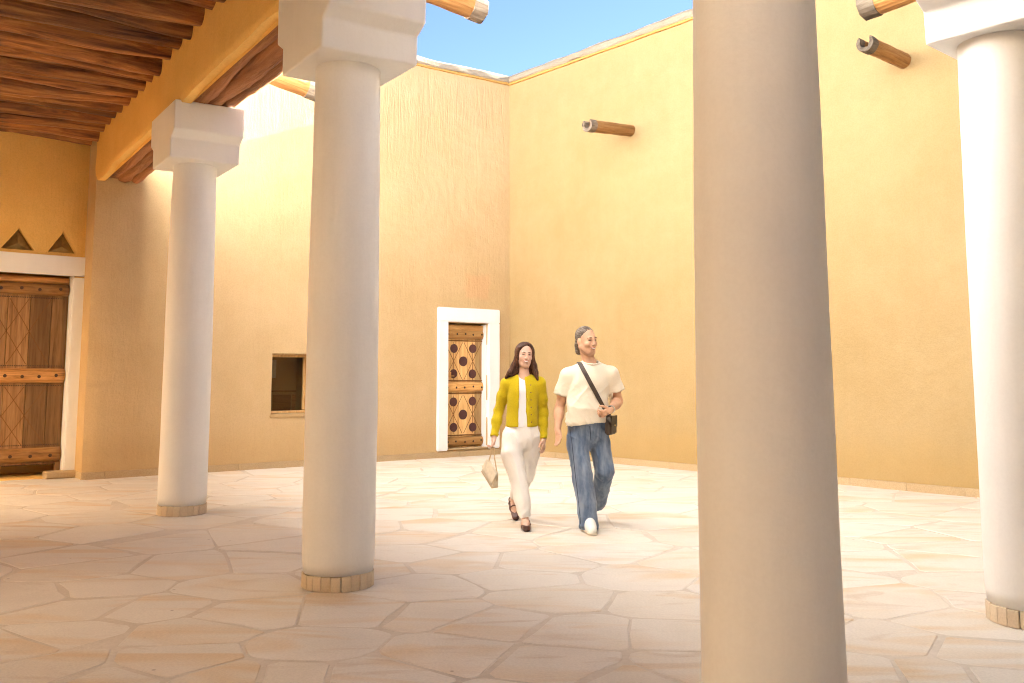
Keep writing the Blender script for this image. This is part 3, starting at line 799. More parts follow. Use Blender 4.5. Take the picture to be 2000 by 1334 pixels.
# small honey coloured door with maroon discs
o2 = CN + dL * 0.93 + nL * 0.0
door = empty('wooden_door', (o2.x, o2.y, 0.125), RZL)
tag(door, 'small honey wood door with maroon discs in a white frame behind the woman', 'door')
W = 0.43
wavy_box('jamb', (-W - 0.105, -0.005, 1.105), 0.105, 0.045, 1.115, M['gypsum'], door, 1.0)
wavy_box('jamb', (W + 0.125, -0.005, 1.105), 0.125, 0.045, 1.115, M['gypsum'], door, 2.0)
wavy_box('lintel', (0.02, -0.0055, 2.335), W + 0.232, 0.0455, 0.125, M['gypsum'], door, 3.0)
for sx in (-1, 1):
    lbox('reveal', (sx * (W - 0.012), 0.10, 1.09), 0.016, 0.066, 1.10, M['gypsum'], door, 0.002)
lbox('header', (0, 0.13, 2.12), W - 0.016, 0.03, 0.05, M['rail_new'], door, 0.006)
xs = [-0.412, -0.25, -0.085, 0.09, 0.255, 0.412]
for a, b in zip(xs[:-1], xs[1:]):
    lbox('plank', ((a + b) / 2, 0.155 + random.uniform(-.002, .002), 1.03), (b - a) / 2 - 0.0025, 0.018, 1.02, M['door_new'], door, 0.004)
yf = 0.135
for z, hh in ((2.00, 0.085), (1.075, 0.085), (0.125, 0.085)):
    rl_ = half_rail('rail', -0.412, 0.412, yf + 0.006, z, 0.065, hh, M['rail_new'], door, z * 3)
    for k in range(5): stud(rl_, -0.355 + 0.178 * k + random.uniform(-.01, .01), -0.064, random.uniform(-.012, .012), 0.019)
    for s_ in (-1, 1): lbox('bead', (0, yf - 0.004, z + s_ * (hh + 0.025)), 0.412, 0.009, 0.010, M['groove'], door, 0.002)
for zc in (1.53, 0.595):
    for (dx, dz) in ((-0.205, 0.225), (0.205, 0.225), (0.0, 0.0), (-0.205, -0.225), (0.205, -0.225)):
        disc_obj('painted_disc', dx + random.uniform(-.006, .006), yf - 0.002, zc + dz + random.uniform(-.006, .006), 0.078 if dx else 0.087, M['disc'], door)
    for cx in (-0.205, 0.205):
        for s_ in (-1, 1): groove(cx - 0.19, zc - s_ * 0.33, cx + 0.19, zc + s_ * 0.33, yf + 0.0012 + 0.0006 * s_, 0.0036, door)
        groove(cx, zc - 0.33, cx, zc + 0.33, yf + 0.0022, 0.004, door)
lk = lbox('lock_block', (-0.335, yf - 0.022, 1.29), 0.055, 0.024, 0.05, M['rail_new'], door, 0.008)
lbox('handle', (0.075, -0.014, -0.022), 0.045, 0.010, 0.009, M['rail_new'], lk, 0.003)
lbox('threshold', (0, 0.06, 0.010), W - 0.002, 0.10, 0.012, M['plinth'], door, 0.003)

# old brown door in the porch
oD = PE + dL * 8.135
od = empty('wooden_door', (oD.x, oD.y, 0.02), RZL)
tag(od, 'old brown plank door with studded half round rails at the left edge', 'door')
W = 0.825
wavy_box('jamb', (W + 0.070, -0.005, 1.30), 0.105, 0.05, 1.44, M['gypsum'], od, 4.0)
wavy_box('jamb', (-W - 0.070, -0.005, 1.30), 0.105, 0.05, 1.44, M['gypsum'], od, 5.0)
wavy_box('lintel', (0, -0.006, 2.90), W + 0.176, 0.051, 0.135, M['gypsum'], od, 6.0)
for sx in (-1, 1): lbox('reveal', (sx * (W - 0.012), 0.13, 1.37), 0.016, 0.085, 1.40, M['gypsum'], od, 0.002)
lbox('threshold_stone', (W - 0.06, -0.06, 0.03), 0.22, 0.10, 0.05, M['plinth'], od, 0.02)
xs = [-0.74, -0.50, -0.24, 0.02, 0.285, 0.55, 0.735]
xs = [-0.735, -0.52, -0.26, 0.0, 0.255, 0.515, 0.67, 0.745]
xs = [-0.79, -0.53, -0.25, 0.03, 0.31, 0.58, 0.79]
for a, b in zip(xs[:-1], xs[1:]):
    lbox('plank', ((a + b) / 2, 0.205 + random.uniform(-.002, .002), 1.375), (b - a) / 2 - 0.003, 0.02, 1.215, M['door_old'], od, 0.004)
yf = 0.184
for z, hh, n in ((2.57, 0.085, 6), (1.37, 0.10, 7), (0.29, 0.10, 6)):
    rl_ = half_rail('rail', -0.79, 0.785, yf + 0.006, z, 0.085, hh, M['rail_old'], od, z * 2)
    for k in range(n): stud(rl_, 0.66 - (1.48 / n) * k + random.uniform(-.015, .015), -0.082, random.uniform(-.015, .015), 0.024)
    for s_ in (-1, 1):
        nail_row(-0.78, 0.78, yf - 0.001, z + s_ * (hh + 0.035), 0.022, 0.0065, od)
for (z0, z1) in ((1.53, 2.43), (0.43, 1.22)):
    for cx in (-0.53, 0.03, 0.31):
        for s_ in (-1, 1):
            za, zb = (z0, z1) if s_ > 0 else (z1, z0)
            groove(cx - 0.26, za, cx + 0.26, zb, yf + 0.0015 + 0.0006 * s_, 0.0042, od)
half_rail('head_log', -0.79, 0.79, 0.22, 2.70, 0.06, 0.055, M['rail_old'], od, 4.4)
lbox('pivot_post', (0.76, 0.20, 0.10), 0.035, 0.03, 0.09, M['door_old'], od, 0.006)

# small unglazed looking window with dark pane
oW = CN + dL * 4.22
win = empty('small_window', (oW.x, oW.y, 0.81), RZL); tag(win, 'small square window with dark glass left of the second column', 'window')
HW, HH = 0.34, 0.4625
lbox('pane', (0, 0.28, HH), HW - 0.005, 0.004, HH - 0.005, M['glass'], win, 0)
for c, hx, hz in (((0, 0.27, 2 * HH - 0.028), HW - 0.004, 0.025), ((0, 0.27, 0.022), HW - 0.004, 0.018), ((-HW + 0.022, 0.27, HH), 0.018, HH - 0.05), ((HW - 0.03, 0.27, HH), 0.026, HH - 0.05)):
    lbox('frame', c, hx, 0.028, hz, M['door_new'], win, 0.004)
lbox('timber_head', (0, 0.13, 2 * HH - 0.012), HW - 0.003, 0.11, 0.011, M['door_new'], win, 0.003)
wavy_box('sill', (-0.01, 0.02, -0.030), HW + 0.010, 0.045, 0.026, M['left_wall'], win, 8.0)
# little room behind the glass
rm = []
x0, x1, y0, y1, z0, z1 = -1.2, 1.0, 0.625, 2.2, -0.7, 1.6
vs = [(x, y, z) for x in (x0, x1) for y in (y0, y1) for z in (z0, z1)]
fs = [(0, 1, 3, 2), (4, 6, 7, 5), (2, 3, 7, 6), (0, 2, 6, 4), (1, 5, 7, 3)]
room = mesh_obj('room_lining', vs, fs, M['porch_wall'], win)
def in_window(name, c, hx, hy, hz, mat, label, cat):
    o = lbox(name, c, hx, hy, hz, mat, None, 0.006); o.matrix_world = parent_matrix(win) @ Matrix.Translation(c)
    tag(o, label, cat); return o
cabinet = empty('cabinet', (0, 0, 0)); cabinet.matrix_world = parent_matrix(win) @ Matrix.Translation((0.30, 0.95, -0.68))
tag(cabinet, 'brown wooden cabinet seen through the small dark window', 'cabinet')
lbox('carcass', (0, 0, 0.5), 0.34, 0.24, 0.5, M['door_new'], cabinet, 0.006); lbox('top', (0, 0, 1.015), 0.36, 0.26, 0.013, M['rail_new'], cabinet, 0.003)
for s_ in (-1, 1): lbox('door', (s_ * 0.165, -0.25, 0.5), 0.155, 0.008, 0.46, M['rail_new'], cabinet, 0.003)
in_window('paper_notice', (-0.21, 0.292, 0.69), 0.06, 0.0015, 0.14, M['paper'], 'narrow white notice stuck inside the small window', 'notice')

# ------------------------------------------------------------------ people: implicit surfaces turned into meshes
def A3(v): return np.array((v[0], v[1], v[2]), dtype=np.float32)
class Vol:
    def __init__(s, lo, hi, h):
        s.h = h; s.lo = np.array(lo, np.float32)
        s.n = np.ceil((np.array(hi) - np.array(lo)) / h).astype(int) + 1
        s.F = np.full(tuple(s.n), 0.5, np.float32)
    def _blk(s, lo, hi):
        a = np.clip(np.floor((np.array(lo) - s.lo) / s.h).astype(int), 0, s.n - 1)
        b = np.clip(np.ceil((np.array(hi) - s.lo) / s.h).astype(int) + 1, 1, s.n)
        if np.any(b <= a): return None, None
        ax = [s.lo[i] + s.h * np.arange(a[i], b[i], dtype=np.float32) for i in range(3)]
        X, Y, Z = np.meshgrid(*ax, indexing='ij')
        return (slice(a[0], b[0]), slice(a[1], b[1]), slice(a[2], b[2])), (X, Y, Z)
    def put(s, lo, hi, fn, k=0.02, op='add'):
        pad = k + 0.03
        sl, P = s._blk(np.array(lo) - pad, np.array(hi) + pad)
        if sl is None: return
        d = fn(*P).astype(np.float32); f = s.F[sl]
        if op == 'add':
            if k > 0:
                h = np.maximum(k - np.abs(f - d), 0) / k; s.F[sl] = np.minimum(f, d) - h * h * k * 0.25
            else: s.F[sl] = np.minimum(f, d)
        else:
            d = -d
            if k > 0:
                h = np.maximum(k - np.abs(f - d), 0) / k; s.F[sl] = np.maximum(f, d) + h * h * k * 0.25
            else: s.F[sl] = np.maximum(f, d)
    def cone(s, a, b, ra, rb, k=0.02, op='add', fr=None, ratio=1.0):
        """Tapered capsule; fr=(l,f) with ratio<1 flattens it along f."""
        a, b = A3(a), A3(b); R_ = max(ra, rb)
        def fn(X, Y, Z):
            px, py, pz = X - a[0], Y - a[1], Z - a[2]; dv = b - a
            if fr is not None:
                f = A3(fr); q = (px * f[0] + py * f[1] + pz * f[2]) * (1 / ratio - 1)
                px = px + q * f[0]; py = py + q * f[1]; pz = pz + q * f[2]
                e = float(np.dot(dv, f)) * (1 / ratio - 1); dv = dv + e * f
            t = np.clip((px * dv[0] + py * dv[1] + pz * dv[2]) / max(1e-9, float(np.dot(dv, dv))), 0, 1)
            d = np.sqrt((px - t * dv[0]) ** 2 + (py - t * dv[1]) ** 2 + (pz - t * dv[2]) ** 2) - (ra + (rb - ra) * t)
            return d * (ratio if fr is not None else 1.0) if ratio < 1 else d
        s.put(np.minimum(a, b) - R_, np.maximum(a, b) + R_, fn, k, op)
    def chain(s, pts, rs, k=0.02, **kw):
        for (p, q, r1, r2) in zip(pts[:-1], pts[1:], rs[:-1], rs[1:]): s.cone(p, q, r1, r2, k, **kw)
    def ell(s, c, r, ax=None, k=0.02, op='add'):
        """Ellipsoid; ax = 3 unit vectors."""
        c = A3(c); ax = [A3(v) for v in (ax or ((1, 0, 0), (0, 1, 0), (0, 0, 1)))]; m = max(r)
        def fn(X, Y, Z):
            px, py, pz = X - c[0], Y - c[1], Z - c[2]; k0 = 0; k1 = 0
            for v, rr in zip(ax, r):
                q = px * v[0] + py * v[1] + pz * v[2]; k0 = k0 + (q / rr) ** 2; k1 = k1 + (q / rr ** 2) ** 2
            k0 = np.sqrt(k0); return k0 * (k0 - 1) / np.sqrt(k1 + 1e-9)
        s.put(c - m, c + m, fn, k, op)
    def half(s, p, n, k=0.004):
        """Cut away everything on the side n points to."""
        p, n = A3(p), A3(n); n = n / np.linalg.norm(n)
        hi = s.lo + s.h * (s.n - 1)
        s.put(s.lo, hi, lambda X, Y, Z: -((X - p[0]) * n[0] + (Y - p[1]) * n[1] + (Z - p[2]) * n[2]), k, 'sub')
    def cutbox(s, p, n, lo, hi, k=0.004):
        p, n = A3(p), A3(n); n = n / np.linalg.norm(n)
        def fn(X, Y, Z): return -((X - p[0]) * n[0] + (Y - p[1]) * n[1] + (Z - p[2]) * n[2])
        sl, P = s._blk(lo, hi)
        if sl is None: return
        d = -fn(*P); s.F[sl] = np.maximum(s.F[sl], d)
    def mesh(s):
        F = s.F; F[0], F[-1], F[:, 0], F[:, -1], F[:, :, 0], F[:, :, -1] = 1, 1, 1, 1, 1, 1
        ins = F < 0
        cnt = np.zeros(tuple(s.n - 1), np.uint8); sl = (slice(None, -1), slice(1, None))
        for i in range(2):
            for j in range(2):
                for k in range(2): cnt += ins[sl[i], sl[j], sl[k]]
        act = (cnt > 0) & (cnt < 8); I = np.argwhere(act)
        vid = np.full(act.shape, -1, np.int32); vid[act] = np.arange(len(I))
        acc = np.zeros((len(I), 3), np.float32); num = np.zeros(len(I), np.float32)
        cor = [(i, j, k) for i in range(2) for j in range(2) for k in range(2)]
        val = {c: F[I[:, 0] + c[0], I[:, 1] + c[1], I[:, 2] + c[2]] for c in cor}
        for c in cor:
            for a in range(3):
                if c[a] == 0:
                    e = list(c); e[a] = 1; e = tuple(e); v0, v1 = val[c], val[e]; m = (v0 < 0) != (v1 < 0)
                    t = np.where(m, v0 / np.where(m, v0 - v1, 1), 0)
                    for q in range(3): acc[:, q] += np.where(m, c[q] + (t if q == a else 0), 0)
                    num += m
        V = s.lo + (I + acc / num[:, None]) * s.h
        faces = []
        for a in range(3):
            b, c = (a + 1) % 3, (a + 2) % 3
            s0 = [slice(1, -1)] * 3; s0[a] = slice(0, -1); s1 = list(s0); s1[a] = slice(1, None)
            i0, i1 = ins[tuple(s0)], ins[tuple(s1)]
            for fl, mask in ((0, i0 & ~i1), (1, ~i0 & i1)):
                E_ = np.argwhere(mask)
                if not len(E_): continue
                off = np.ones(3, int); off[a] = 0; E_ = E_ + off
                q = []
                for (db, dc) in ((-1, -1), (0, -1), (0, 0), (-1, 0)):
                    ee = E_.copy(); ee[:, b] += db; ee[:, c] += dc; q.append(vid[ee[:, 0], ee[:, 1], ee[:, 2]])
                q = np.stack(q, 1); faces.append(q[:, ::-1] if fl else q)
        return V, np.concatenate(faces)
def vnoise(P):
    i = np.floor(P).astype(np.int64); f = P - i; f = f * f * (3 - 2 * f); out = 0
    for dx in range(2):
        for dy in range(2):
            for dz in range(2):
                hsh = (i[:, 0] + dx) * 374761393 + (i[:, 1] + dy) * 668265263 + (i[:, 2] + dz) * 2147483647
                hsh = ((hsh ^ (hsh >> 13)) * 1274126177) & 0x7fffffff
                r = (hsh % 10007) / 10007.0 * 2 - 1
                out = out + r * (f[:, 0] if dx else 1 - f[:, 0]) * (f[:, 1] if dy else 1 - f[:, 1]) * (f[:, 2] if dz else 1 - f[:, 2])
    return out
def ridge(V, sc, sh=(0, 0, 0)):
    P_ = np.stack([V[:, 0] + sh[0] * V[:, 2], V[:, 1], V[:, 2] + sh[2] * V[:, 0]], 1) * np.array(sc); n1 = vnoise(P_); n2 = vnoise(P_ * 2.1 + 7)
    return (1 - np.abs(n1)) ** 3 * 0.75 + (1 - np.abs(n2)) ** 3 * 0.3 - 0.35
def vol_obj(name, vol, mat, root, relax=2, fold=None):
    V, Q = vol.mesh(); V = V.astype(np.float64)
    for _ in range(relax):                           # light smoothing of the lattice steps
        S_ = np.zeros_like(V); n = np.zeros(len(V))
        for a, b in ((0, 1), (1, 2), (2, 3), (3, 0)):
            np.add.at(S_, Q[:, a], V[Q[:, b]]); np.add.at(S_, Q[:, b], V[Q[:, a]]); np.add.at(n, Q[:, a], 1); np.add.at(n, Q[:, b], 1)
        V = V * 0.5 + 0.5 * S_ / n[:, None]
    if fold is not None:
        N_ = np.zeros_like(V); nn = np.cross(V[Q[:, 2]] - V[Q[:, 0]], V[Q[:, 3]] - V[Q[:, 1]])
        for a in range(4): np.add.at(N_, Q[:, a], nn)
        N_ /= np.linalg.norm(N_, axis=1)[:, None] + 1e-12
        V = V + N_ * fold(V)[:, None]
    V = V - np.array(root.location)
    me = bpy.data.meshes.new(name); me.vertices.add(len(V)); me.vertices.foreach_set('co', V.ravel())
    me.loops.add(Q.size); me.polygons.add(len(Q)); me.loops.foreach_set('vertex_index', Q.ravel().astype(np.int32))
    me.polygons.foreach_set('loop_start', np.arange(0, Q.size, 4, dtype=np.int32)); me.polygons.foreach_set('loop_total', np.full(len(Q), 4, np.int32))
    me.polygons.foreach_set('use_smooth', np.ones(len(Q), bool)); me.update(calc_edges=True); me.validate()
    me.materials.append(mat); o = bpy.data.objects.new(name, me); link(o, root); return o
def ribbon(name, pts, nrm, w, th, mat, root):
    """A flat strap through world points, with its outward normals."""
    bm = bmesh.new(); rows = []
    for i, p in enumerate(pts):
        t = (pts[min(i + 1, len(pts) - 1)] - pts[max(i - 1, 0)]).normalized(); n = nrm[i].normalized(); s_ = t.cross(n).normalized(); n = s_.cross(t).normalized()
        q = p - root.location
        rows.append([bm.verts.new(q + s_ * (w * a) + n * (th * b)) for a, b in ((-.5, -.5), (.5, -.5), (.5, .5), (-.5, .5))])
    for i in range(len(rows) - 1):
        for k in range(4): bm.faces.new((rows[i][k], rows[i][(k + 1) % 4], rows[i + 1][(k + 1) % 4], rows[i + 1][k]))
    bm.faces.new(rows[0]); bm.faces.new(rows[-1][::-1]); bmesh.ops.recalc_face_normals(bm, faces=bm.faces[:])
    return bm_obj(name, bm, mat, root, smooth=False)

def cloth(name, c, rough=0.9, scale=220, var=0.10, fuzz=0.25, fade=None, spec=0.15):
    m, nt, b = new_mat(name, rough, spec); v = coords(nt)
    n1 = noise_tex(nt, v, scale, 2, 0.6); n2 = noise_tex(nt, coords(nt, scale=(9, 9, 2.2)), 1.6, 3, 0.6)
    col = ramp(nt, n1, [(0.3, mulc(c, 1 - var)), (0.7, mulc(c, 1 + var))])
    if fade: col = mixc(nt, ramp(nt, n2, [(0.36, (0, 0, 0)), (0.70, (1, 1, 1))]), col, fade)
    nt.links.new(col, b.inputs['Base Color']); b.inputs['Sheen Weight'].default_value = fuzz
    bump(nt, b, n1, 0.25, 0.002); return m
def skin_mat(name, c):
    m, nt, b = new_mat(name, 0.5, 0.35); v = coords(nt)
    n = noise_tex(nt, v, 30, 3, 0.6)
    nt.links.new(ramp(nt, n, [(0.3, mulc(c, 0.92)), (0.7, mulc(c, 1.06))]), b.inputs['Base Color'])
    b.inputs['Subsurface Weight'].default_value = 0.0
    return m
M['skin_m'] = skin_mat('tanned_skin', (0.60, 0.35, 0.22)); M['skin_f'] = skin_mat('fair_skin', (0.66, 0.42, 0.31))
M['tee'] = cloth('cream_knit', (0.74, 0.66, 0.52), scale=160, var=0.05); M['jeans'] = cloth('blue_denim', (0.085, 0.125, 0.20), scale=420, var=0.3, fade=(0.24, 0.29, 0.365))
M['seam'] = plain('denim_seam', (0.04, 0.055, 0.09), 0.9, 0.1)
M['cardigan'] = cloth('mustard_knit', (0.53, 0.405, 0.012), scale=180, var=0.10, fuzz=0.08); M['top_f'] = cloth('white_jersey', (0.80, 0.80, 0.82), var=0.03)
M['linen'] = cloth('ivory_linen', (0.84, 0.80, 0.74), scale=260, var=0.05)
M['hair_m'] = plain('greying_hair', (0.12, 0.085, 0.06), 0.6, 0.3, 0, 0.5, 90); M['hair_grey'] = plain('grey_hair', (0.27, 0.235, 0.19), 0.6, 0.3, 0, 0.4, 90)
M['hair_f'] = plain('brown_hair', (0.060, 0.023, 0.012), 0.5, 0.35, 0, 0.35, 60); M['hair_f2'] = plain('lighter_brown_hair', (0.13, 0.052, 0.025), 0.5, 0.35, 0, 0.35, 60)
M['lip'] = plain('lips', (0.45, 0.14, 0.11), 0.45, 0.4); M['teeth'] = plain('teeth', (0.82, 0.80, 0.75), 0.3, 0.5); M['eye'] = plain('dark_eye', (0.04, 0.022, 0.014), 0.3, 0.5)
M['brow_m'] = plain('brow_grey', (0.16, 0.09, 0.055), 0.8); M['brow_f'] = plain('brow_brown', (0.10, 0.045, 0.025), 0.8)
M['sneaker'] = cloth('white_leather', (0.78, 0.78, 0.74), 0.5, 90, 0.04, 0.0, spec=0.4); M['sole'] = plain('cream_rubber', (0.62, 0.57, 0.47), 0.7)
M['brown_leather'] = plain('brown_leather', (0.105, 0.036, 0.02), 0.45, 0.5); M['dark_leather'] = plain('dark_brown_strap', (0.055, 0.036, 0.024), 0.55, 0.4)
M['bag_cream'] = plain('cream_leather', (0.62, 0.54, 0.41), 0.5, 0.4); M['bag_tan'] = plain('tan_leather', (0.50, 0.36, 0.20), 0.5, 0.4); M['steel'] = plain('steel', (0.62, 0.60, 0.56), 0.3, 0.5, 0.9)
M['gold'] = plain('gold', (0.75, 0.55, 0.22), 0.3, 0.5, 0.9)

def hand(vol, wrist, d, side, nrm, s=1.0, curl=0.5, thumb_dir=None):
    """d: wrist to knuckles; nrm: out of the back of the hand; side: towards the thumb."""
    d = d.normalized(); side = (side - d * side.dot(d)).normalized(); nrm = side.cross(d).normalized() if nrm is None else (nrm - d * nrm.dot(d)).normalized()
    kn = wrist + d * 0.082 * s
    vol.cone(wrist, wrist + d * 0.03 * s, 0.026 * s, 0.026 * s, 0.012)
    for a in (-0.024, -0.008, 0.009, 0.025): vol.cone(wrist + d * 0.022 * s + side * a * 0.6 * s, kn + side * a * s, 0.0135 * s, 0.012 * s, 0.012)
    for a, L in ((-0.030, 0.062), (-0.0105, 0.076), (0.0095, 0.080), (0.029, 0.072)):
        p = kn + side * a * s; ang = curl * 0.6; r = 0.0088 * s
        for i, fr in enumerate((0.45, 0.31, 0.24)):
            dd = (d * math.cos(ang) - nrm * math.sin(ang)).normalized(); q = p + dd * L * fr * s
            vol.cone(p, q, r, r * 0.92, 0.003); p = q; r *= 0.92; ang += curl * (0.75 if i == 0 else 0.55)
    t0 = wrist + d * 0.028 * s + side * 0.022 * s
    td = thumb_dir if thumb_dir is not None else (d * 0.75 + side * 0.65 - nrm * 0.25)
    td = td.normalized(); t1 = t0 + td * 0.034 * s; t2 = t1 + (td * 0.8 + d * 0.5 - nrm * 0.2 * curl).normalized() * 0.03 * s; t3 = t2 + (td * 0.4 + d * 0.8 - nrm * 0.3 * curl).normalized() * 0.024 * s
    vol.chain([t0, t1, t2, t3], [0.0145 * s, 0.0115 * s, 0.010 * s, 0.0085 * s], 0.006)

def head_frame(yaw, pitch, roll=0.0):
    """forward, left, up of a head; yaw 0 looks at the viewer (-Y), positive turns to the picture's right."""
    m = Matrix.Rotation(yaw, 3, 'Z') @ Matrix.Rotation(roll, 3, 'Y') @ Matrix.Rotation(pitch, 3, 'X')
    return m @ Vector((0, -1, 0)), m @ Vector((1, 0, 0)), m @ UP
def head(vol, c, F, L, U, s=1.0, male=True):
    T = lambda l, f, u: c + (L * l + F * f + U * u) * s
    ax = (L, F, U); e = lambda p, r, k=0.02, op='add': vol.ell(T(*p), tuple(x * s for x in r), ax, k, op)
    e((0, -0.012, 0.035), (0.076, 0.097, 0.088), 0.02)
    e((0, 0.026, -0.028), (0.068 if male else 0.063, 0.068, 0.084), 0.03)
    e((0, 0.056, -0.096), (0.036 if male else 0.027, 0.032, 0.026), 0.03)
    for g in (-1, 1):
        vol.cone(T(g * (0.058 if male else 0.050), 0.0, -0.050), T(g * 0.024, 0.058, -0.096), (0.026 if male else 0.020) * s, 0.020 * s, 0.03)
        e((g * 0.038, 0.066, -0.026), (0.027, 0.024, 0.024), 0.02)
        e((g * 0.031, 0.106, 0.010), (0.017, 0.017, 0.011), 0.012, 'sub')
        e((g * 0.077, -0.008, -0.004), (0.011, 0.021, 0.033), 0.006)
        e((g * 0.011, 0.104, -0.030), (0.010, 0.010, 0.008), 0.008)
    vol.cone(T(-0.034, 0.083, 0.026), T(0.034, 0.083, 0.026), 0.013 * s, 0.013 * s, 0.015)
    vol.cone(T(0, 0.092, 0.016), T(0, 0.112 if male else 0.107, -0.024), 0.0085 * s, (0.0125 if male else 0.0105) * s, 0.014)
    e((0, 0.085, -0.060), (0.026, 0.018, 0.016), 0.02)
    return T
def small(name, pts, rs, mat, root, h=0.0025, k=0.002, relax=1):
    lo = np.min([A3(p) for p in pts], 0) - max(rs) - 0.012; hi = np.max([A3(p) for p in pts], 0) + max(rs) + 0.012
    v = Vol(lo, hi, h)
    if len(pts) == 1: v.ell(pts[0], (rs[0],) * 3, None, 0)
    else: v.chain(pts, rs, k)
    return vol_obj(name, v, mat, root, relax)
from mathutils.bvhtree import BVHTree
def bvh_of(o):
    me = o.data; off = Vector(o.parent.location)
    return BVHTree.FromPolygons([v.co + off for v in me.vertices], [p.vertices[:] for p in me.polygons])

def face(T, root, s, brow, body):
    tree = bvh_of(body); fwd = (T(0, 1, 0) - T(0, 0, 0)).normalized()
    def on(l, u, off=0.0):                           # a point on the face
        h = tree.ray_cast(T(l, 0.3, u), -fwd); p = h[0] if h[0] is not None else T(l, 0.09, u)
        return p + fwd * off * s
    for g in (-1, 1):
        small('eye', [on(g * 0.020, 0.0105, -0.001), on(g * 0.031, 0.0115, -0.001), on(g * 0.043, 0.0085, -0.001)], [0.0032 * s, 0.0052 * s, 0.0030 * s], M['eye'], root)
        small('eyebrow', [on(g * 0.015, 0.031, 0.0015), on(g * 0.026, 0.034, 0.0015), on(g * 0.038, 0.0335, 0.002), on(g * 0.050, 0.027, 0.002)], [0.0038 * s, 0.0040 * s, 0.0036 * s, 0.0022 * s], brow, root)
    def arc(w, zc, zm, off, n=9):                    # a smile: corners up, following the curve of the face
        return [on(w * x, zm + (zc - zm) * x * x, off) for x in (-1 + 2 * i / (n - 1) for i in range(n))]
    taper = lambda r: [r * s * (0.45 + 0.55 * (1 - abs(-1 + 2 * i / 8) ** 2)) for i in range(9)]
    small('teeth', arc(0.023, -0.0535, -0.0610, 0.000), taper(0.0050), M['teeth'], root)
    small('upper_lip', arc(0.031, -0.0485, -0.0555, 0.000), taper(0.0038), M['lip'], root)
    small('lower_lip', arc(0.029, -0.0500, -0.0680, 0.000), taper(0.0044), M['lip'], root)

def lerp(a, b, t): return a + (b - a) * t
def strands_of(hair, root, mats, flow, n, L, w, seed):
    """Locks of hair lying on the hair volume and following its flow."""
    rnd = random.Random(seed); tree = bvh_of(hair); me = hair.data; off = Vector(root.location); nv = len(me.vertices)
    for mi, mat in enumerate(mats):
        vs, fs = [], []
        for _ in range(n):
            v = me.vertices[rnd.randrange(nv)]; p = v.co + off; ww = w * rnd.uniform(0.5, 1.3); lift = rnd.uniform(0.0004, 0.0022); steps = rnd.randint(5, 9); row = []
            for k in range(steps + 1):
                h = tree.find_nearest(p)
                if h[0] is None or (h[0] - p).length > 0.02: break
                nrm = h[1]; d = flow(p); d = (d - nrm * d.dot(nrm))
                if d.length < 0.2: break
                d.normalize(); d = (d + Vector((rnd.uniform(-.1, .1), rnd.uniform(-.1, .1), rnd.uniform(-.1, .1)))).normalized(); sd = d.cross(nrm).normalized(); q = h[0] + nrm * lift - off; tw = ww * (1 - (k / steps) ** 2 * 0.8)
                row.append((q - sd * tw, q + nrm * ww * 0.5, q + sd * tw)); p = h[0] + d * L / steps
            if len(row) < 4: continue
            b = len(vs)
            for r in row: vs += [tuple(x) for x in r]
            for k in range(len(row) - 1):
                for c in range(2): i = b + k * 3 + c; fs.append((i, i + 1, i + 4, i + 3))
        o = mesh_obj('hair_strands', vs, fs, mat, root, smooth=True); tag(o, kind='stuff')

